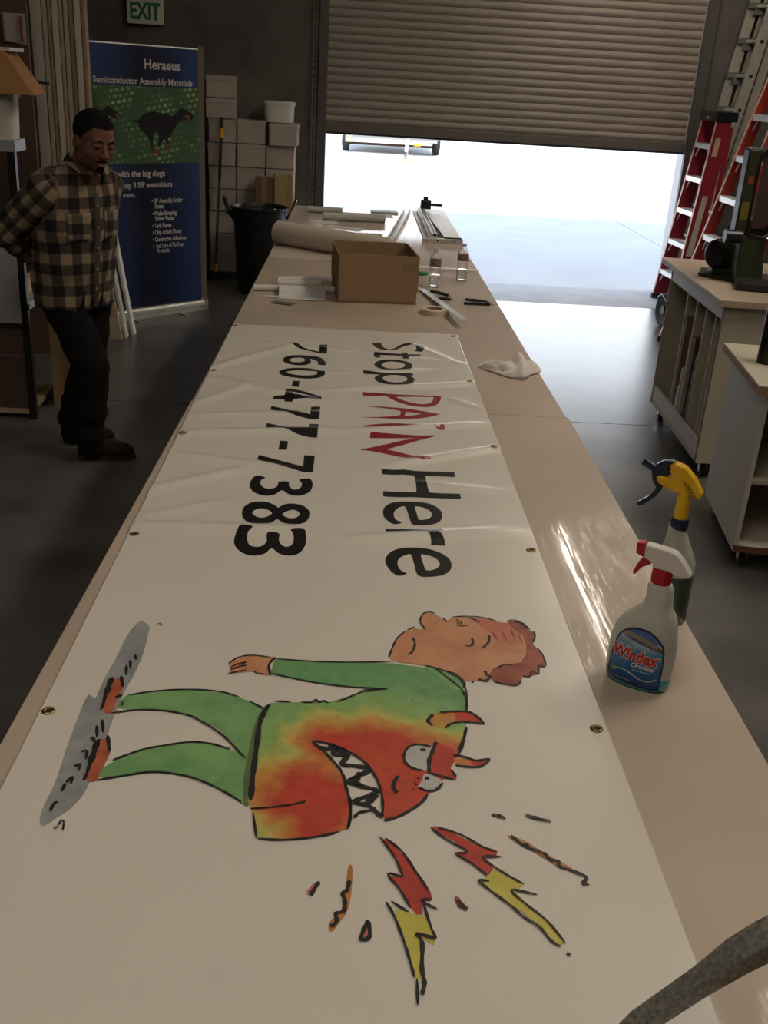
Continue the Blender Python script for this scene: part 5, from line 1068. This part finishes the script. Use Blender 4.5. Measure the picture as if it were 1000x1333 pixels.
wl = MB(); wl.lathe([(0, 0), (.03, 0), (.095, .008), (.10, .02), (.10, .05), (.095, .062), (.03, .07), (0, .07)], n=28, M=TR(.20, -.02, .33) @ RX(PI/2)); wl.build('contact_wheel', M_BLACK, bg_, smooth=True)
MB().bar((.10, 0, .28), (.20, -.02, .33), .03, .03).build('wheel_bracket', M_BLACKM, bg_)
MB().box(.17, .23, -.10, -.03, .425, .445).build('spark_guard', M_WPL, bg_, bevel=.004)
rt = thing('toolbox', 'red metal toolbox beside the belt grinder', 'toolbox', (2.64, 5.60, .972), math.radians(-6))
MB().box(-.16, .18, 0, .28, 0, .20).build('body', M_REDP, rt, bevel=.008); MB().box(-.163, .183, -.003, .283, .20, .245).build('lid', M_REDP, rt, bevel=.01)
MB().tube([(-.04, .14, .245), (-.04, .14, .275), (.06, .14, .275), (.06, .14, .245)], .008, 8).build('handle', M_BLACK, rt)
MB().box(-.07, -.03, -.008, 0, .16, .225).build('latch', M_STEEL, rt, bevel=.002); MB().box(.03, .07, -.008, 0, .16, .225).build('latch', M_STEEL, rt, bevel=.002)
wc = thing('wire_coil', 'white cable loop hanging off the near end of the rack cabinet top', 'cable', (2.31, 5.05, .972))
MB().tube([(.02*math.cos(a*PI/8)*1.2, .0+.03*math.sin(a*PI/8), .06+.055*math.cos(a*PI/8)) for a in range(16)], .0045, 8, closed=True).build('loop', M_WPL, wc, smooth='all')

# ---- low dolly behind the rack cabinet
ht = thing('wheeled_dolly', 'low black dolly with rubber wheels between rack cabinet and loading door', 'dolly', (2.83, 8.80, 0), .12)
for x_ in (-.02, .40):
    w = MB(); w.lathe([(0, -.012), (.06, -.015), (.10, -.03), (.135, -.035), (.15, -.02), (.15, .02), (.135, .035), (.10, .03), (.06, .015), (0, .012)], n=28, M=TR(x_, 0, .15) @ RY(PI/2)); wo = w.build('wheel', M_RUBBER, ht, smooth=True)
    MB().cyl((x_-.03, 0, .15), (x_+.03, 0, .15), .04, n=14).build('hub', M_GUIDE, wo)
f = MB(); f.cyl((-.02, 0, .15), (.40, 0, .15), .012, n=10); f.box(.03, .35, -.10, .22, .19, .22); f.tube([(-.06, -.1, .24), (-.07, 0, .29), (-.05, .12, .24)], .010, 8)
f.build('frame', M_BLACK, ht, smooth=True)
# ---- stepladders. local x: out of the front, y: along the steps
def stepladder(loc, rz, H, w0, w1, lean, m, label, cap=True, n=None, side=.085, spread=.30, spread0=.42):
    t = thing('stepladder', label, 'ladder', loc, rz)
    n = n or int(H/.305)
    for s in (-1, 1):
        a = (0, s*w0/2, 0); b = (-lean, s*w1/2, H)
        r_ = MB(); r_.hexa([(-side, a[1]-.012, 0), (0, a[1]-.012, 0), (0, a[1]+.012, 0), (-side, a[1]+.012, 0)], [(b[0]-side, b[1]-.012, H), (b[0], b[1]-.012, H), (b[0], b[1]+.012, H), (b[0]-side, b[1]+.012, H)])
        ro_ = r_.build('front_rail', m, t, bevel=.002)
        e_ = MB(); e_.hexa([(0, a[1]-.014, .02), (.004, a[1]-.014, .02), (.004, a[1]+.014, .02), (0, a[1]+.014, .02)], [(b[0], b[1]-.014, H), (b[0]+.004, b[1]-.014, H), (b[0]+.004, b[1]+.014, H), (b[0], b[1]+.014, H)])
        e_.build('rail_edge', mat('rail_edge_tan', (.55, .33, .24), .5), ro_)
        r2 = MB(); q0, q1 = -spread0, -spread
        r2.hexa([(q0-.045, a[1]-.010, 0), (q0, a[1]-.010, 0), (q0, a[1]+.010, 0), (q0-.045, a[1]+.010, 0)], [(b[0]+q1+.07, b[1]-.010, H-.04), (b[0]+q1+.115, b[1]-.010, H-.04), (b[0]+q1+.115, b[1]+.010, H-.04), (b[0]+q1+.07, b[1]+.010, H-.04)])
        r2.build('rear_rail', m, t, bevel=.002)
        f_ = MB(); f_.box(-side-.01, .01, a[1]-.02, a[1]+.02, 0, .05); f_.build('foot', M_BLACKM, t, bevel=.004)
    for k in range(n):
        z = .30*(k+1); f = z/H; w = w0+(w1-w0)*f; x = -lean*f
        if z > H-.12: break
        sme_ = MB(); sme_.box(x-side+.005, x+.006, -w/2+.008, w/2-.008, z-.004, z); sme_.box(x-.0, x+.006, -w/2+.008, w/2-.008, z-.045, z); sme_.box(x-side+.005, x-side+.010, -w/2+.008, w/2-.008, z-.03, z)
        so_ = sme_.build('step', M_ALUS, t, bevel=.001)
        rgz = MB()
        for q in range(5): rgz.box(x-side+.012+.014*q, x-side+.016+.014*q, -w/2+.012, w/2-.012, z, z+.0015)
        rgz.build('tread', M_ALUS, so_)
        for s in (-1, 1): MB().bar((x-.01, s*(w/2-.10), z-.02), (x-.012, s*(w/2-.012), z-.12), .014, .003).build('brace', M_ALUS, so_)
        bk = MB(); zz = z; xx = -(spread0+(spread-.07-spread0)*f)-lean*f-.02*(1-f); bk.bar((xx, -w/2+.01, zz), (xx, w/2-.01, zz), .025, .018); bk.build('rear_brace', M_ALUS, t)
    if cap:
        MB().box(-lean-min(spread, .17)-.02, -lean+.02, -w1/2-.03, w1/2+.03, H, H+.085).build('top_cap', M_BLACK, t, bevel=.01)
        MB().box(-lean+.0205, -lean+.022, -.03, .03, H+.02, H+.035).build('cap_badge', M_WPL, t)
    return t
M_ALUS = mat('ladder_aluminium', (.72, .72, .70), .42, metal=.6)
l1 = stepladder((3.10, 9.90, 0), math.radians(180+4), 1.70, .50, .34, .18, M_RED, 'crimson fibreglass stepladder with black cap right beside the door opening', spread=.24, spread0=.21, side=.14)
MB().add([(-.135, .250, .50), (-.075, .250, .50), (-.150, .222, 1.05), (-.205, .222, 1.05)], [(0, 1, 2, 3)]).build('instruction_label', M_CARTON, l1)
lbm = MB(); lbm.add([(-.225, .2005, 1.40), (-.175, .2005, 1.40), (-.190, .192, 1.56), (-.240, .192, 1.56)], [(0, 1, 2, 3)]); lbm.build('warning_label', mat('label_sand', (.5, .38, .22), .6), l1)
l2 = stepladder((2.61, 7.93, 0), math.radians(180), 3.0, .60, .30, .69, M_ORED, 'taller orange-red stepladder rising behind the belt grinder', spread=.34, spread0=.60)

# ---- extension ladder leaning on the wall
el = thing('extension_ladder', 'grey aluminium extension ladder leaning high against the dark wall', 'ladder', (3.30, 10.33, 0))
def lean_(p, q, w, h, name, m, par): return MB().bar(p, q, w, h, up=(0, 1, 0)).build(name, m, par, bevel=.002)
for y_, x0, k_ in ((.09, -.01, .143), (-.09, .075, .156)):
    lean_((x0, y_, 0), (x0+4.5*k_, y_, 4.5), .095, .03, 'rail', M_ALUD, el)
    lean_((x0+.115+.3*k_, y_*.7, .3), (x0+.115+4.4*k_, y_*.7, 4.4), .08, .015, 'fly_rail', M_ALUD, el)
for k in range(14):
    z = .3+.3*k
    MB().cyl((-.01+z*.143, .09, z), (.075+z*.156, -.09, z), .018, n=10).build('rung', M_ALUD, el, smooth=True)
    if k > 2:
        b_ = MB(); p = Vector((-.01+z*.143, .09, z)); b_.box(p.x-.06, p.x+.10, p.y-.05, p.y-.02, p.z-.02, p.z+.03); b_.box(p.x+.0, p.x+.10, p.y-.05, p.y-.02, p.z-.075, p.z-.02); b_.build('rung_bracket', mat('bracket_grey', (.16, .16, .16), .5, metal=.4), el, bevel=.003)
        q = Vector((.075+z*.156, -.09, z)); MB().cyl((q.x, q.y-.018, z), (q.x, q.y-.010, z), .018, n=12).build('rung_plug', M_BLACKM, el)

# ================================================================ the man
def ell(mb, c, r, M=None, n=16):
    vs = []; fs = []
    for i in range(n+1):
        th = PI*i/n
        for j in range(n*2):
            ph = PI*j/n; vs.append((c[0]+r[0]*math.sin(th)*math.cos(ph), c[1]+r[1]*math.sin(th)*math.sin(ph), c[2]+r[2]*math.cos(th)))
    m = n*2
    for i in range(n):
        for j in range(m): fs.append((i*m+j, (i+1)*m+j, (i+1)*m+(j+1) % m, i*m+(j+1) % m))
    mb.add(vs, fs, M)
def cap(mb, p0, p1, r0, r1, M=None):
    if M is not None: p0, p1 = M @ Vector(p0), M @ Vector(p1)
    ell(mb, p0, (r0,)*3, n=8); ell(mb, p1, (r1,)*3, n=8); mb.cyl(p0, p1, r0, r1, n=16)
def remesh(mb, name, voxel, smooth=4, parent=None, m=None, noise=None):
    ob = bpy.data.objects.new('tmp', mb.mesh('tmp')); COL.objects.link(ob)
    r = ob.modifiers.new('r', 'REMESH'); r.mode = 'VOXEL'; r.voxel_size = voxel
    s = ob.modifiers.new('s', 'SMOOTH'); s.iterations = smooth; s.factor = .5
    dg = bpy.context.evaluated_depsgraph_get(); me = bpy.data.meshes.new_from_object(ob.evaluated_get(dg))
    bpy.data.objects.remove(ob)
    if noise:
        for v in me.vertices:
            n = v.normal; v.co += n*noise(v.co)
    return link(name, me, m, parent, smooth='all')

MA = -124.8
man = thing('person', 'person in tan and black checked shirt and black trousers, hands behind the back, looking down', 'person', (-1.27, 5.05, 0), math.radians(MA))
_ca, _sa = math.cos(math.radians(MA)), math.sin(math.radians(MA))
def LL(x, y, z): dx, dy = x+1.27, y-5.05; return (dx*_ca+dy*_sa, -dx*_sa+dy*_ca, z)
SK = mat('skin', (.165, .070, .045), .6, noise=.08, nscale=20)
HM = TR(.032, .110, 1.552) @ RX(math.radians(-17)) @ RZ(math.radians(-13)) @ Matrix.Scale(1.13, 4)
b = MB()
ell(b, (0, -.015, .035), (.076, .093, .083), HM); ell(b, (0, .012, -.02), (.070, .072, .085), HM); ell(b, (.038, .005, -.055), (.034, .05, .038), HM); ell(b, (-.038, .005, -.055), (.034, .05, .038), HM)
ell(b, (0, .030, -.062), (.048, .050, .042), HM); ell(b, (0, .058, -.088), (.024, .022, .018), HM)
for s in (-1, 1):
    ell(b, (s*.042, .045, -.028), (.026, .026, .026), HM)
    ell(b, (s*.079, -.008, -.010), (.008, .020, .032), HM)
    ell(b, (s*.030, .073, .026), (.024, .012, .008), HM)
    ell(b, (s*.012, .094, -.030), (.0095, .010, .008), HM)
cap(b, (0, .078, .018), (0, .100, -.026), .008, .0125, HM)
ell(b, (0, .082, -.056), (.023, .011, .006), HM); ell(b, (0, .081, -.067), (.021, .011, .007), HM)
cap(b, (0, -.03, 1.36), (.022, .055, 1.48), .080, .072)
# trunk, arms, legs: one continuous surface
cap(b, (0, -.12, .88), (0, -.075, 1.24), .115, .105); cap(b, (.15, -.07, 1.30), (-.14, -.07, 1.30), .05, .05); cap(b, (.08, -.12, .86), (-.08, -.12, .86), .11, .11)
HR, HL = (.045, -.33, .965), (-.035, -.325, .985)
for sh_, el_, ha in (((.18, -.08, 1.305), (.27, -.27, 1.12), HR), ((-.175, -.07, 1.305), (-.255, -.22, 1.09), HL)):
    cap(b, sh_, el_, .055, .045); cap(b, el_, ha, .043, .029)
RK, LK = LL(-1.27, 4.965, .47), LL(-1.33, 5.15, .48)
RA, LA = LL(-1.30, 4.94, .10), LL(-1.44, 5.17, .11)
for hp, kn, an in (((.10, -.12, .86), RK, RA), ((-.10, -.12, .86), LK, LA)):
    cap(b, hp, kn, .085, .058); cap(b, kn, an, .055, .038)
# hands: palm, four fingers, thumb
for ha, sg_ in ((HR, -1), (HL, 1)):
    P = Vector(ha); dx = Vector((sg_, 0, -.12)).normalized(); up_ = Vector((0, 0, 1))
    cap(b, P+dx*.02+up_*.018, P+dx*.065+up_*.022, .016, .016); cap(b, P+dx*.02-up_*.014, P+dx*.065-up_*.016, .016, .015)
    for k, L_ in enumerate((.062, .072, .068, .052)):
        q = P+dx*.075+up_*(.030-.019*k); mid = q+dx*L_*.5+Vector((0, .004, 0)); cap(b, q, mid, .0085, .008); cap(b, mid, mid+dx*L_*.35+Vector((0, .022, -.004)), .008, .007)
    q = P+dx*.02+up_*.03; cap(b, q, q+dx*.03+up_*.03, .011, .010); cap(b, q+dx*.03+up_*.03, q+dx*.055+up_*.045, .010, .008)
body = remesh(b, 'body', .0055, 3, man, SK)
# face
HMl = HM
fc = MB()
for s in (-1, 1): ell(fc, (s*.031, .0735, .006), (.014, .010, .010), HM, 10)
fc.build('eye', mat('eye_dark', (.05, .04, .035), .2), man, smooth='all')
ld = MB()
for s in (-1, 1): ell(ld, (s*.031, .0765, .0095), (.0165, .0105, .0095), HM, 10)
ld.build('eyelid', SK, man, smooth='all')
M_HAIR = mat('black_hair', (.007, .006, .006), .9, bump=.8, bscale=350, spec=.15)
eb = MB()
for s in (-1, 1):
    eb.tube([HM @ Vector(p) for p in ((s*.014, .0895, .027), (s*.030, .088, .033), (s*.048, .074, .030))], [.003, .004, .002], 8)
eb.build('eyebrow', M_HAIR, man, smooth='all')
hr = MB(); ell(hr, (0, -.017, .038), (.080, .0965, .085), HM)
hair = remesh(hr, 'hair', .005, 1, man, M_HAIR, None)
bm = bmesh.new(); bm.from_mesh(hair.data); inv = HM.inverted()
kill = []
for v in bm.verts:
    p = inv @ v.co
    f = max(0, min(1, (p.y+.035)/.075)); f = f*f*(3-2*f)
    line = -.05+f*.122-(.030*max(0, min(1, (abs(p.x)-.042)/.028)) if p.y > .0 else 0)
    if p.z < line: kill.append(v)
bmesh.ops.delete(bm, geom=kill, context='VERTS'); bm.to_mesh(hair.data); bm.free()
gt = MB(); ell(gt, (0, .0750, -.0890), (.019, .0085, .014), HM, 10); gt.tube([HM @ Vector(p) for p in ((-.026, .078, -.056), (-.012, .0915, -.0485), (.012, .0915, -.0485), (.026, .078, -.056))], [.002, .003, .003, .002], 8)
gt.build('beard', M_HAIR, man, smooth='all')
lp = MB(); ell(lp, (0, .086, -.0665), (.019, .0085, .0055), HM, 10); lp.build('lower_lip', mat('lip', (.26, .10, .08), .45), man, smooth='all')

# shirt
s = MB()
s.loft([(.755, 0, -.135, .205, .150), (.80, 0, -.135, .208, .152), (.92, 0, -.130, .212, .160), (1.05, 0, -.105, .212, .155), (1.18, 0, -.08, .215, .140), (1.28, 0, -.06, .215, .122), (1.345, 0, -.05, .19, .110), (1.385, 0, -.035, .135, .095), (1.43, .0, -.015, .085, .085)], n=40, p=2.3)
SLV = [((.185, -.075, 1.315), (.272, -.275, 1.12), .088, .076), ((.272, -.275, 1.12), (.075, -.325, .98), .074, .058), ((-.18, -.065, 1.315), (-.26, -.225, 1.085), .088, .074), ((-.26, -.225, 1.085), (-.065, -.32, .995), .072, .056)]
for a in SLV: cap(s, *a)
cap(s, (.10, -.045, 1.375), (.185, -.075, 1.34), .070, .082); cap(s, (-.10, -.045, 1.375), (-.18, -.065, 1.335), .070, .080)
def wr(p): return .006*math.sin(38*p.z+9*math.sin(11*p.x+7*p.y))*math.sin(17*p.x+5)+.004*math.sin(60*p.x+25*p.z)
shirt = remesh(s, 'shirt', .010, 5, man, None, wr)
at_ = shirt.data.attributes.new('plaid', 'FLOAT_VECTOR', 'POINT'); vals = []
for v in shirt.data.vertices:
    p = v.co; best = None
    for (a, b_, r0, r1) in SLV:
        a = Vector(a); d = Vector(b_)-a; t = max(0, min(1, (p-a).dot(d)/d.dot(d))); q = (p-(a+d*t)).length-(r0+(r1-r0)*t)
        if best is None or q < best[0]: best = (q, a, d, t)
    if best[0] < .012 and (abs(p.x) > .185 or p.y < -.25):
        a, d = best[1], best[2].normalized(); rel = p-best[1]; o1 = d.cross(Vector((0, 0, 1))).normalized(); o2 = d.cross(o1)
        ang = math.atan2(rel.dot(o2), rel.dot(o1)); vals += [ang*.075, rel.dot(d)+.02, 0]
    else:
        ang = math.atan2(p.x, p.y+.10); vals += [ang*.19, p.z-.15*abs(p.x)*0, 0]
at_.data.foreach_set('vector', vals)
def plaid_mat():
    m = bpy.data.materials.new('buffalo_check'); m.use_nodes = True; nt = m.node_tree; b = nt.nodes['Principled BSDF']; b.inputs['Roughness'].default_value = .9
    at_ = nt.nodes.new('ShaderNodeAttribute'); at_.attribute_name = 'plaid'; sp = nt.nodes.new('ShaderNodeSeparateXYZ'); nt.links.new(at_.outputs['Vector'], sp.inputs[0])
    outs = []
    for k in (0, 1):
        a = nt.nodes.new('ShaderNodeMath'); a.operation = 'MULTIPLY'; a.inputs[1].default_value = 2*PI/.104; nt.links.new(sp.outputs[k], a.inputs[0])
        c = nt.nodes.new('ShaderNodeMath'); c.operation = 'SINE'; nt.links.new(a.outputs[0], c.inputs[0])
        d = nt.nodes.new('ShaderNodeMapRange'); d.inputs[1].default_value = -.12; d.inputs[2].default_value = .12; nt.links.new(c.outputs[0], d.inputs[0]); outs.append(d)
    ad = nt.nodes.new('ShaderNodeMath'); ad.operation = 'ADD'; nt.links.new(outs[0].outputs[0], ad.inputs[0]); nt.links.new(outs[1].outputs[0], ad.inputs[1])
    hf = nt.nodes.new('ShaderNodeMath'); hf.operation = 'MULTIPLY'; hf.inputs[1].default_value = .5; nt.links.new(ad.outputs[0], hf.inputs[0])
    cr = nt.nodes.new('ShaderNodeValToRGB'); e = cr.color_ramp.elements; e[0].color = (.30, .215, .135, 1); e[1].color = (.012, .010, .009, 1); q = e.new(.5); q.color = (.085, .062, .045, 1)
    nt.links.new(hf.outputs[0], cr.inputs[0])
    n = nt.nodes.new('ShaderNodeTexNoise'); n.inputs['Scale'].default_value = 60; mr = nt.nodes.new('ShaderNodeMapRange'); mr.inputs[3].default_value = .75; mr.inputs[4].default_value = 1.25
    nt.links.new(n.outputs[0], mr.inputs[0]); mx = nt.nodes.new('ShaderNodeMix'); mx.data_type = 'RGBA'; mx.blend_type = 'MULTIPLY'; mx.inputs[0].default_value = 1
    nt.links.new(cr.outputs[0], mx.inputs[6]); nt.links.new(mr.outputs[0], mx.inputs[7]); nt.links.new(mx.outputs[2], b.inputs['Base Color']); return m
MPL = plaid_mat(); shirt.data.materials.append(MPL)
def on_front(z, x, off=.004):   # front surface of the shirt trunk
    secs = [(.755, -.135, .205, .150), (.92, -.130, .212, .160), (1.05, -.105, .212, .155), (1.18, -.08, .215, .140), (1.28, -.06, .215, .122), (1.345, -.05, .19, .105), (1.385, -.035, .125, .085), (1.425, -.015, .078, .075)]
    for a, c in zip(secs, secs[1:]):
        if a[0] <= z <= c[0]:
            t = (z-a[0])/(c[0]-a[0]); cy, hw, hd = [a[i]+(c[i]-a[i])*t for i in (1, 2, 3)]; break
    q = min(.98, abs(x)/hw); return cy+hd*(1-q**2.3)**(1/2.3)+off
pk = MB(); n_ = 40
for i in range(n_+1):
    z = .765+(1.40-.765)*i/n_
    for x in (-.016, .016): pk.v.append((x, on_front(z, x, .006), z))
pk.f = [(2*i+1, 2*i, 2*i+2, 2*i+3) for i in range(n_)]
po = pk.build('placket', mat('placket_cloth', (.075, .056, .04), .9, noise=.35, nscale=9), man, smooth='all'); po.modifiers.new('s', 'SOLIDIFY').thickness = .004
for z in (.86, .96, 1.06, 1.16, 1.26, 1.35): MB().cyl((0, on_front(z, 0, .009), z), (0, on_front(z, 0, .012), z), .0055, n=10).build('button', mat('button_pale', (.35, .30, .25), .4), man)
for s_x in (.10, -.10):
    g_ = MB(); vs = []
    for i in range(9):
        for j in range(9):
            x = s_x+(-.055+.11*i/8); z = 1.10+.13*j/8; vs.append((x, on_front(z, x, .007), z))
    fs = [(i*9+j, (i+1)*9+j, (i+1)*9+j+1, i*9+j+1) for i in range(8) for j in range(8)]
    g_.add(vs, fs); o = g_.build('breast_pocket', MPL, man, smooth='all'); at_ = o.data.attributes.new('plaid', 'FLOAT_VECTOR', 'POINT')
    at_.data.foreach_set('vector', [c for v in o.data.vertices for c in (math.atan2(v.co.x, v.co.y+.10)*.19+.01, v.co.z+.012, 0)]); o.modifiers.new('s', 'SOLIDIFY').thickness = .003
cl = MB()
for sx in (-1, 1):
    pts = [(0+sx*.002, .075, 1.395), (sx*.05, .072, 1.425), (sx*.078, .02, 1.455), (sx*.06, -.055, 1.475), (0, -.085, 1.48)]
    pts2 = [(sx*.055, .088, 1.345), (sx*.088, .055, 1.385), (sx*.102, .01, 1.415), (sx*.080, -.075, 1.43), (0, -.11, 1.435)]
    o_ = len(cl.v)
    for a, c in zip(pts, pts2): cl.v += [(q[0]*1.10, (q[1]+.01)*1.10, q[2]+(.012 if q is a else .022)) for q in (a, c)]
    cl.f += [(o_+2*i, o_+2*i+1, o_+2*i+3, o_+2*i+2) for i in range(4)]
co = cl.build('collar', MPL, man, smooth='all'); at_ = co.data.attributes.new('plaid', 'FLOAT_VECTOR', 'POINT')
at_.data.foreach_set('vector', [c for v in co.data.vertices for c in (v.co.x*1.2+.04, v.co.z, 0)]); co.modifiers.new('s', 'SOLIDIFY').thickness = .005; sb = co.modifiers.new('u', 'SUBSURF'); sb.levels = 2; sb.render_levels = 2

# trousers and shoes
t = MB()
t.loft([(.78, 0, -.125, .188, .140), (.90, 0, -.125, .185, .138), (.98, 0, -.12, .17, .125)], n=32)
ell(t, (0, -.125, .80), (.188, .145, .12))
for hp, kn, an in (((.095, -.125, .80), RK, RA), ((-.095, -.125, .80), LK, LA)):
    cap(t, hp, kn, .105, .088); cap(t, kn, (an[0], an[1], an[2]+.03), .086, .080); cap(t, (an[0], an[1], .12), (an[0], an[1]+.01, .085), .084, .082)
def wr2(p): return .007*math.sin(30*p.z+8*math.sin(9*p.x))*math.sin(13*p.y+p.z*20)+(.008*math.sin(55*p.z+5*p.x) if p.z < .25 else 0)
remesh(t, 'trousers', .011, 4, man, mat('black_denim', (.009, .008, .008), .95, bump=.4, bscale=200, spec=.15), wr2)
M_SHOE = mat('dark_brown_suede', (.022, .015, .011), .8, spec=.2); M_SOLE = mat('shoe_sole', (.035, .02, .015), .8)
for hx, hy, tx, ty in ((-1.355, 4.915, -1.075, 4.965), (-1.50, 5.185, -1.225, 5.175)):
    A = Vector(LL(hx, hy, 0)); B = Vector(LL(tx, ty, 0)); d = (B-A).normalized(); q = Vector((-d.y, d.x, 0))
    M = Matrix(((d.x, q.x, 0, A.x), (d.y, q.y, 0, A.y), (0, 0, 1, 0), (0, 0, 0, 1))); L_ = (B-A).length
    o = MB(); ell(o, (.06, 0, .055), (.06, .038, .052), M); ell(o, (L_-.085, 0, .045), (.085, .050, .040), M); ell(o, (L_*.5, 0, .055), (.10, .040, .052), M); ell(o, (.075, 0, .09), (.055, .040, .045), M)
    for k in range(3): ell(o, (L_*.56-.022*k, 0, .092+.007*k), (.010, .032, .008), M, 8)
    mb2 = MB(); mb2.v = [(x, y, max(.018, z)) for x, y, z in o.v]; mb2.f = o.f
    sh2 = remesh(mb2, 'shoe', .007, 3, man, M_SHOE)
    out = [(.0, -.02), (.03, -.040), (.12, -.038), (L_-.09, -.052), (L_-.03, -.040), (L_, -.005), (L_-.01, .025), (L_-.06, .046), (L_-.12, .046), (.12, .036), (.03, .040), (.0, .022)]
    MB().prism(spline(out), 0, .024, M).build('sole', M_SOLE, sh2)
